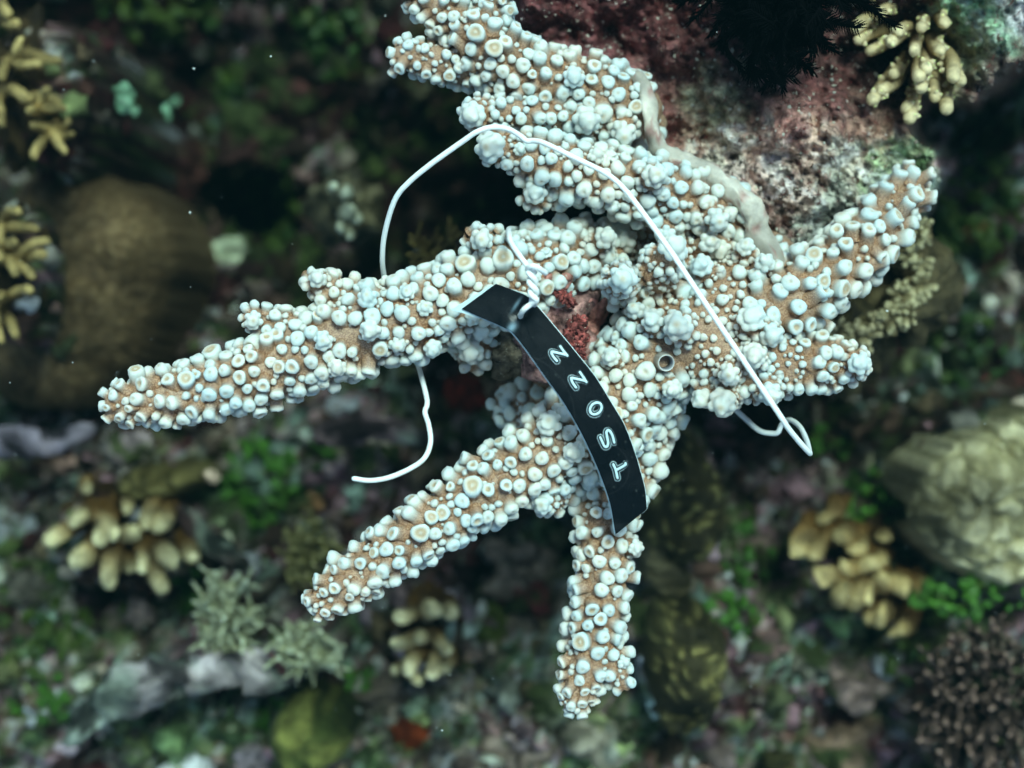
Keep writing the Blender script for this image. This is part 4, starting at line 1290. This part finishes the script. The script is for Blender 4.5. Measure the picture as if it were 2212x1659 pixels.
# tan branching coral, upper right
root = thing('branching_coral', 'tan branching coral with yellow dotted knobs beside the black feather star', 'coral', W(1960, 120, -4))
rr = np.random.default_rng(21)
for k, (x, y, z, r, bx, by) in enumerate([(1850, 60, -2.3, 15, 1930, 20), (1855, 85, -2.4, 13, 1920, 60), (1880, 110, -2.6, 12, 1940, 80), (1885, 215, -2.0, 14, 1960, 120), (1905, 195, -2.1, 13, 1960, 120), (1925, 90, -1.8, 14, 1970, 60), (1940, 70, -1.8, 12, 1970, 60),
                                           (1965, 255, -2.1, 14, 1985, 150), (1958, 235, -2.2, 13, 1985, 150), (1985, 165, -1.7, 15, 2000, 100), (2000, 150, -1.7, 14, 2005, 100), (1990, 190, -1.8, 13, 2000, 100), (2045, 235, -2.1, 14, 2020, 130), (2060, 165, -1.9, 15, 2020, 100), (2075, 175, -2.0, 13, 2030, 100),
                                           (2020, 210, -2.3, 12, 2010, 120), (1930, 160, -2.2, 12, 1960, 110), (2030, 110, -1.9, 13, 2010, 70), (1900, 30, -2.3, 13, 1950, 10), (1990, 60, -1.9, 12, 1990, 20), (2040, 50, -2.2, 13, 2010, 10), (1880, -10, -2.3, 13, 1940, -20), (1975, 110, -1.6, 12, 1985, 70)]):
    a = W(bx, by, -3.6); tip = W(x, y, z + .5)
    r *= 1.15
    b = Bag()
    rc = r * pxs(z)
    V, F, t = branchlet_tube([a, (a * .4 + tip * .6) + rr.normal(0, .06, 3), tip], rc * 1.15, rc * .9, 10)
    w = smooth01(.5, 1, t)[:, None]
    b.add(V, F, np.array((.38, .29, .16)) * (1 - w) + np.array((.62, .53, .34)) * w)
    Vs, Fs = uvsphere(8, 6)
    for q in range(9):
        f = rr.uniform(.45, 1.0); d = rr.normal(0, 1, 3); d[2] = abs(d[2]); d /= np.linalg.norm(d)
        p = a + (tip - a) * f + d * rc * .95
        b.add(Vs * rc * .42 + p, Fs, np.array((.36, .27, .15)) * (1 - f) + np.array((.64, .56, .38)) * f)
        b.add(Vs * rc * .13 + p + d * rc * .36 + np.array([0, 0, rc * .1]), Fs, (.80, .86, .40))
    put('branch', b.mesh('branch'), M_LIVE, root)

# massive and plate corals
def mound(name, label, cat, cx, cy, z, rx, ry, hgt, col, col2, cell, seed, mat=None, depth=.12, edge=None, dots=False, power=2.6):
    """rounded colony with rounded bumps parted by grooves"""
    n = 150
    u = np.linspace(-1.12, 1.12, n)
    U, Vv = np.meshgrid(u, u)
    ang = np.arctan2(Vv, U)
    rad = np.hypot(U, Vv) / (1 + .07 * np.sin(ang * 2 + seed) + .05 * np.sin(ang * 3 + seed * 2) + .03 * np.sin(ang * 5 + seed))
    rad = rad + .10 * fbm(np.stack([np.cos(ang) * 1.6, np.sin(ang) * 1.6, 0 * ang + seed], -1), 4, seed) * smooth01(.4, .9, rad)
    k = pxs(z)
    X = U * rx * k; Y = -Vv * ry * k
    q = np.stack([X, Y, 0 * X], -1)
    d1, d2, ih = cells(X + .25 * fbm(q * 1.2, 3, seed), Y + .25 * fbm(q * 1.2, 3, seed + 3), cell, seed)
    H = hgt * np.sqrt(np.clip(1 - rad ** power, 0, 1)) + .55 * fbm(q * .55, 4, seed) * smooth01(1.0, .7, rad)
    g = smooth01(0, .55 * cell, d2 - d1)
    if dots: g = np.exp(-(d1 / (.26 * cell)) ** 2)
    H = H + depth * g * (rad < .98) + .5 * depth * fbm(q * 2.2, 3, seed + 8)
    Z = z - hgt + H - 3.0 * smooth01(.97, 1.1, rad)
    g = np.clip(g + .35 * fbm(q * 1.7, 4, seed + 2), 0, 1)[..., None]
    c = np.array(col) * (1 - g) + np.array(col2) * g
    c = c * (1 + .5 * fbm(q * .8, 4, seed + 5)[..., None]).clip(.3, 1.6)
    if edge is not None:
        e = smooth01(.82, .95, rad)[..., None]
        c = c * (1 - e) + np.array(edge) * e
    o0 = W(cx, cy, z)
    P = np.stack([X + o0[0], Y + o0[1], Z], -1)
    i, j = np.meshgrid(np.arange(n - 1), np.arange(n - 1), indexing='ij'); i, j = i.ravel(), j.ravel()
    kk = rad[i, j] < 1.1
    i, j = i[kk], j[kk]
    F = np.stack([i * n + j, (i + 1) * n + j, (i + 1) * n + j + 1, i * n + j + 1], -1)
    used = np.unique(F); mp = np.full(n * n, -1); mp[used] = np.arange(len(used))
    o = put(name, mk_mesh(name, P.reshape(-1, 3)[used], mp[F], c.reshape(-1, 3)[used]), mat or M_LIVE)
    tag(o, label, cat)
    return o


mound('plate_coral', 'large smooth brown rounded coral at the left edge', 'coral', 115, 600, -10.8, 245, 255, 2.6, (.14, .095, .05), (.20, .145, .08), .26, 4, depth=.06)
mound('massive_coral', 'pale yellow massive coral with grooved lobes at the right edge', 'coral', 2245, 1090, -8.3, 245, 205, .8, (.27, .24, .14), (.50, .45, .30), .5, 9, depth=.16, power=4)
mound('star_polyp_mat', 'dark olive polyp mat with yellow dots right of the hanging branch', 'coral', 1480, 1080, -8.5, 90, 150, 1.2, (.07, .06, .028), (.36, .32, .14), .40, 13, depth=.2, dots=True)
mound('star_polyp_mat', 'dark olive polyp mat with yellow dots at the bottom right of the branch tip', 'coral', 1490, 1450, -8.0, 95, 150, 1.2, (.07, .06, .028), (.34, .30, .13), .38, 17, depth=.2, dots=True)
mound('algae_covered_stone', 'yellow green algae covered stone at the bottom edge', 'stone', 660, 1615, -8.5, 95, 85, 1.6, (.10, .12, .04), (.32, .32, .11), 1.1, 23, M_REEF, depth=.1)
mound('flat_yellow_coral', 'flat dull yellow coral above the tan finger coral', 'coral', 325, 1045, -10.5, 95, 38, .9, (.12, .10, .035), (.27, .23, .10), .6, 29, depth=.1)
mound('flat_olive_coral', 'small flat beige coral right of the hanging branch', 'coral', 1450, 1240, -9.0, 55, 60, .9, (.14, .12, .07), (.33, .28, .16), .6, 31, depth=.1)


# pale dead branches and stones, each a thing
def crusted(name, label, cat, rows, z, col, seed, wob=.16):
    R = np.array(rows, float)
    S = catmull(np.column_stack([W(R[:, 0], R[:, 1], z + (R[:, 3] if R.shape[1] > 3 else 0)), R[:, 2] * pxs(z)]), .15)
    V, F, t = tube(S[:, :3], S[:, 3], 20)
    V = V + wob * np.stack([fbm(V * 1.6 + q * 7, 4, seed) for q in range(3)], -1)
    n = fbm(V * 1.3, 4, seed + 4)[:, None]
    c = np.array(col) * (1 + .8 * n).clip(.25, 1.7)
    tq = smooth01(-.1, .4, fbm(V * .9 + 4, 4, seed + 9))[:, None]
    c = c * (1 - .6 * tq) + .6 * tq * np.array((.26, .34, .26)) * (1 + .6 * n)
    dq = smooth01(.15, .5, fbm(V * 1.9 + 8, 4, seed + 12))[:, None]
    c = c * (1 - .8 * dq)
    o = put(name, mk_mesh(name, V, F, c), M_REEF)
    return tag(o, label, cat)


crusted('dead_coral_branch', 'long pale pinkish crusted dead branch near the bottom left', 'dead coral', [(150, 1560, 34), (230, 1525, 40), (320, 1485, 38), (420, 1455, 34), (520, 1450, 28), (620, 1462, 20)], -9.5, (.44, .39, .38), 61, .3)
crusted('dead_coral_branch', 'brownish pink dead branch right of the tan finger coral', 'dead coral', [(395, 1110, 20), (440, 1155, 24), (490, 1195, 26), (520, 1215, 20)], -11.0, (.17, .11, .10), 62)
crusted('dead_coral_branch', 'dull pink dead branch under the long left branch', 'dead coral', [(700, 940, 26), (780, 930, 30), (850, 930, 26), (900, 945, 18)], -11.5, (.26, .19, .19), 63)
crusted('dead_coral_branch', 'lilac grey dead branch at the left edge below the brown coral', 'dead coral', [(-20, 960, 28), (60, 955, 30), (130, 950, 24), (190, 930, 20)], -11.5, (.28, .24, .27), 64)
STONES = [('pale pinkish stone below the curled wire end', 800, 1000, 40, (.38, .32, .32)), ('lilac stone beside the end of the dead branch', 275, 960, 42, (.27, .23, .26)),
          ('rounded pink grey stone right of the hanging branch', 1395, 1335, 48, (.38, .29, .29)), ('pale lilac stone beside the small tan lobed coral', 990, 1440, 34, (.36, .34, .38)),
          ('white crumbly stone left of the beige coral', 1455, 1310, 24, (.58, .50, .44)), ('pale speckled stone between the two lower branches', 1130, 1230, 62, (.34, .29, .25)),
          ('maroon pink stone under the two lower branches', 1130, 1290, 40, (.20, .07, .08)), ('pale grey stone at the bottom centre', 1300, 1600, 62, (.36, .34, .31)),
          ('pinkish stone left of the bottom centre stone', 1120, 1620, 56, (.36, .30, .28)), ('grey green stone under the tip of the hanging branch', 1200, 1530, 50, (.27, .29, .24)),
          ('pale lilac stone at the bottom left of the yellow green stone', 545, 1640, 34, (.34, .30, .36)), ('teal white crusted stone in the shade left of the wire loop', 470, 560, 56, (.46, .50, .42)),
          ('pink speckled stone in the dark upper left', 560, 300, 75, (.10, .055, .055)), ('grey stone below the dark upper left corner', 720, 120, 46, (.10, .10, .085)),
          ('large pinkish grey stone at the lower right', 1860, 1480, 64, (.32, .25, .26)), ('pale grey stone above the lower right corner', 1740, 1420, 44, (.27, .26, .24)),
          ('pink stone in the gap left of the lower right stone', 1660, 1400, 36, (.32, .22, .23)), ('brown pink stone at the bottom right edge', 1820, 1610, 60, (.27, .20, .17)),
          ('dark red sponge stub below the long left branch', 1000, 850, 44, (.16, .03, .02)), ('orange sponge scrap near the bottom edge', 890, 1585, 36, (.22, .065, .025)),
          ('small tan stone right of the green algae patch', 670, 1085, 26, (.32, .20, .12)), ('small white stone beside the green algae patch', 460, 1030, 14, (.58, .48, .44)),
          ('small white shell on the dark right side', 2138, 655, 12, (.80, .80, .78)), ('pale mottled stone at the right of the cream coral', 2045, 640, 40, (.26, .20, .21)),
          ('tan stone on the dark right slope', 2110, 505, 30, (.34, .22, .12)), ('lilac stone at the lower left between green algae', 300, 1330, 34, (.32, .27, .29)),
          ('pale stone at the very bottom left of centre', 830, 1500, 44, (.26, .22, .20)), ('greenish white stone at the bottom edge', 900, 1530, 22, (.36, .45, .38)),
          ('dull pink stone at the top left of the coral', 620, 210, 40, (.12, .06, .06)), ('grey brown stone at the far lower left', 60, 1270, 36, (.14, .13, .12))]
for k, (lab, x, y, s, col) in enumerate(STONES):
    col = tuple(np.array(col) * (1.0, .95, .82))
    p = on_ground(x, y)
    zz = max(p[2] + .5, -13.0 if y > 700 else p[2] + .3)
    V, F, c = lump(W(x, y, zz - .25), s * pxs(zz), 200 + k, col, .6, 34, 24, 1.5, (1.1, .85, .55))
    gq = smooth01(.05, .45, fbm(V * 1.1 + k, 4, 300 + k))[:, None]
    if 'sponge' not in lab and 'shell' not in lab: c = c * (1 - gq) + np.array((.10, .12, .05)) * gq
    nm = 'sponge' if 'sponge' in lab else ('shell' if 'shell' in lab else 'stone')
    tag(put(nm, mk_mesh(nm, V, F, c), M_REEF), lab, nm)

root = finger_coral('small pale coral stub in the dark gap inside the wire loop', 'coral', [(735, 440, 720, 405, 14, .2), (745, 440, 752, 420, 22, .5), (748, 450, 755, 455, 22, .7), (745, 465, 735, 490, 15, .4), (752, 470, 755, 505, 15, .2), (760, 455, 772, 470, 14, .2)], -8.5, (.26, .23, .14), (.44, .46, .36), .07, 12, 'coral_stub')


# leafy green algae: each clump a thing, each leaf a part
def leaf_mesh(seed):
    n = 12
    a = np.linspace(0, 2 * math.pi, n, endpoint=False)
    rr = np.random.default_rng(seed)
    r = 1 + .12 * np.sin(3 * a + rr.random() * 6) + .08 * rr.normal(size=n)
    ring = np.stack([r * np.cos(a), r * np.sin(a) * .85, .12 * np.cos(2 * a + 1)], -1)
    V = np.vstack([[0, 0, .22], ring * [.6, .6, 1] + [0, 0, .16], ring, ring * [.95, .95, 1] - [0, 0, .12], [0, 0, -.02]])
    j = np.arange(n); jn = (j + 1) % n
    T = np.concatenate([np.stack([0 * j, 1 + j, 1 + jn], -1), np.stack([0 * j + 3 * n + 1, 1 + 2 * n + jn, 1 + 2 * n + j], -1)])
    Q = np.concatenate([np.stack([1 + j, 1 + n + j, 1 + n + jn, 1 + jn], -1), np.stack([1 + n + j, 1 + 2 * n + j, 1 + 2 * n + jn, 1 + n + jn], -1)])
    return V, [T, Q]


LEAF = {}


def leaf_variant(shade, seed):
    key = (shade, seed)
    if key not in LEAF:
        V, F = leaf_mesh(seed)
        base = {'bright': (.07, .18, .018), 'olive': (.075, .115, .015), 'dark': (.04, .085, .015), 'mint': (.20, .36, .22), 'yellow': (.16, .20, .03)}[shade]
        rr = np.random.default_rng(seed + 5)
        me = mk_mesh('leaf', V, F, np.array(base) * rr.uniform(.7, 1.3) * (1 + .25 * V[:, 2:3]))
        me.materials.append(M_ALGAE)
        LEAF[key] = me
    return LEAF[key]


def algae(label, cx, cy, rx, ry, n, shade, size=16, z=None):
    p0 = on_ground(cx, cy)
    root = thing('green_algae', label, 'algae', (p0[0], p0[1], p0[2]), 'leafy green algae on the reef')
    rr = np.random.default_rng(int(cx * 13 + cy * 7))
    for k in range(n):
        q = math.sqrt(rr.random()); a = rr.random() * 6.283
        x, y = cx + rx * q * math.cos(a), cy + ry * q * math.sin(a)
        p = on_ground(x, y)
        zz = p[2] + .25 + .9 * (1 - q) * rr.random() if z is None else z + .6 * (1 - q) * rr.random()
        pp = W(x, y, zz)
        s = size * pxs(zz) * rr.uniform(.6, 1.3)
        d = rr.normal(0, .55, 3); d[2] = 1
        R = basis_from(d[None], np.array([rr.random() * 6.28]))[0]
        o = bpy.data.objects.new('leaf', leaf_variant(shade if rr.random() < .8 else {'bright': 'olive', 'olive': 'dark', 'dark': 'olive', 'mint': 'olive', 'yellow': 'olive'}[shade], int(rr.integers(0, 4))))
        COL.objects.link(o)
        o.parent = root
        M = np.eye(4); M[:3, :3] = R * s; M[:3, 3] = pp - p0
        o.matrix_basis = Matrix(M.tolist())


algae('olive green leafy algae along the upper left edge of the picture', 330, 30, 150, 60, 46, 'olive')
algae('dark green leafy algae left of the upper coral branch tips', 720, 90, 80, 90, 30, 'dark')
algae('pale mint disc algae in the dark upper left', 285, 215, 38, 34, 14, 'mint', 18)
algae('small pale green disc algae right of the mint discs', 365, 235, 26, 24, 8, 'mint', 16)
algae('olive algae left of the pale coral stub', 610, 450, 70, 95, 50, 'olive', 18)
algae('green algae tuft between the pink stone and the mint discs', 485, 190, 40, 40, 12, 'olive')
algae('bright green algae patch below the curled wire end', 560, 1040, 85, 95, 64, 'bright', 15)
algae('green algae between the finger coral and the lacy coral', 430, 1270, 60, 60, 34, 'bright', 16)
algae('dark green algae bed at the lower left edge', 90, 1330, 110, 130, 70, 'olive', 15)
algae('bright green algae tuft in the bottom left corner bed', 110, 1510, 90, 60, 34, 'bright', 14)
algae('yellow green algae beside the small tan lobed coral', 1060, 1350, 34, 44, 16, 'yellow', 16)
algae('green algae right of the wire fold', 1790, 960, 50, 40, 14, 'bright', 14)
algae('green algae strip left of the pale massive coral', 1880, 1080, 60, 70, 30, 'bright', 15)
algae('green fringe of algae under the pale massive coral', 2090, 1290, 130, 40, 44, 'bright', 15, -9.0)
algae('large soft green algae bank on the right slope', 2110, 440, 100, 120, 80, 'olive', 17)
algae('dim green algae on the dark right side', 2080, 760, 110, 80, 26, 'dark', 14)
algae('bright green algae between the brown lobed coral and the hanging branch', 1610, 1200, 60, 70, 26, 'bright', 14)
algae('green algae mat below the wire fold', 1580, 1330, 70, 50, 34, 'bright', 14)
algae('dark green algae beside the lower right stones', 1960, 1440, 60, 60, 18, 'olive', 14)
algae('green algae scraps along the bottom edge left of centre', 760, 1480, 60, 40, 12, 'bright', 13)
algae('small green algae tuft above the bottom left ridge', 590, 1540, 50, 40, 16, 'bright', 13)
algae('green algae under the middle of the long left branch', 690, 985, 40, 30, 10, 'bright', 13)

# ------------------------------------------------------------------ black feather star
root = thing('feather_star', 'black feather star with feathery arms at the top edge of the rock', 'feather star', W(1680, 10, -1.5))
rr = np.random.default_rng(31)
c0 = W(1680, 20, -1.0)
V, F, cc = lump(c0, .75, 3, (.0015, .0015, .0018), .2)
put('body', mk_mesh('body', V, F, cc), M_BLACK, root)
ARMS = [(1690, 190, -.7), (1655, 185, -.9), (1600, 150, -1.0), (1560, 95, -.8), (1500, 40, -.9), (1755, 150, -.8), (1800, 110, -.9), (1850, 60, -.8), (1640, 120, -.2), (1720, 120, -.2), (1590, 60, -.3), (1780, 40, -.3),
        (1470, 5, -.8), (1880, 20, -.9), (1660, -60, .0), (1750, -50, .0), (1580, -40, -.2), (1930, 55, -.9), (1700, 60, .3), (1620, 20, .2), (1675, 175, -.3), (1715, 165, -.5), (1610, 110, -.3), (1760, 95, -.2), (1650, 80, .2), (1740, 60, .2), (1560, 30, -.2), (1820, 20, -.3), (1690, 110, .0), (1540, 70, -.5), (1700, -20, .3)]
ARMS = [(x, y, z + .6) for (x, y, z) in ARMS]
for (x, y, z) in ARMS:
    e = W(x, y, z)
    mid = (c0 + e) / 2 + rr.normal(0, .25, 3) + np.array([0, 0, .55])
    S = catmull(np.array([c0, mid, e]), .05)
    t = np.linspace(0, 1, len(S))
    b = Bag()
    V, F, tt2 = tube(S, .07 * (1 - t) + .02, 7); b.add(V, F, (.0015, .0015, .0018))
    T, Nn, Bn = frames(S)
    for k in range(3, len(S), 1):
        for sd in (-1, 1, -1, 1):
            l = (.38 * (1 - t[k] * .55)) * rr.uniform(.8, 1.15)
            d = Bn[k] * sd * .8 + Nn[k] * rr.uniform(-.4, .4) + T[k] * .6; d /= np.linalg.norm(d)
            q = S[k]
            V, F, _ = tube(np.array([q, q + d * l * .55 + T[k] * .02, q + d * l + T[k] * l * .25]), [.016, .013, .006], 4, (False, False))
            b.add(V, F, (.0015, .0015, .0018))
    put('arm', b.mesh('arm'), M_BLACK, root)

# ------------------------------------------------------------------ the sea water itself
wm = bpy.data.materials.new('sea_water'); wm.use_nodes = True
wm.node_tree.nodes.remove(wm.node_tree.nodes['Principled BSDF'])
pv = wm.node_tree.nodes.new('ShaderNodeVolumePrincipled')
pv.inputs['Density'].default_value = 0.029
pv.inputs['Color'].default_value = (0.0010, 0.0036, 0.0040, 1)
pv.inputs['Absorption Color'].default_value = (0.0, 0.008, 0.008, 1)
wm.node_tree.links.new(pv.outputs[0], wm.node_tree.nodes['Material Output'].inputs['Volume'])
a, bb, lo, hi = 34.0, 28.0, -36.0, 33.0
V = np.array([(x, y, z) for z in (lo, hi) for y in (-bb, bb) for x in (-a, a)])
F = np.array([(0, 2, 3, 1), (4, 5, 7, 6), (0, 1, 5, 4), (2, 6, 7, 3), (0, 4, 6, 2), (1, 3, 7, 5)])
o = put('haze', mk_mesh('haze', V, F, None, False), wm)
tag(o, 'clear blue green sea water filling the whole scene', 'water', None, 'stuff')

# ------------------------------------------------------------------ drifting specks in the water
rr = np.random.default_rng(77)
b = Bag(); Vs, Fs = uvsphere(6, 4)
for k in range(90):
    x, y = rr.uniform(0, 2212), rr.uniform(0, 1659); z = rr.uniform(-8, 3)
    s = 0.006 + .012 * rr.random() ** 3
    st_ = rr.uniform(1, 2.2)
    b.add((Vs * [s, s * st_, s]) @ basis_from(rr.normal(size=(1, 3)), np.zeros(1))[0].T + W(x, y, z), Fs, (.7, .75, .72))
tag(put('drifting_specks', b.mesh('drifting_specks'), M_GRAIN), 'tiny pale specks drifting in the water', 'specks', None, 'stuff')
print('objects', len(bpy.data.objects), 'tris', sum(len(m.loops) - 2 * len(m.polygons) for m in bpy.data.meshes))
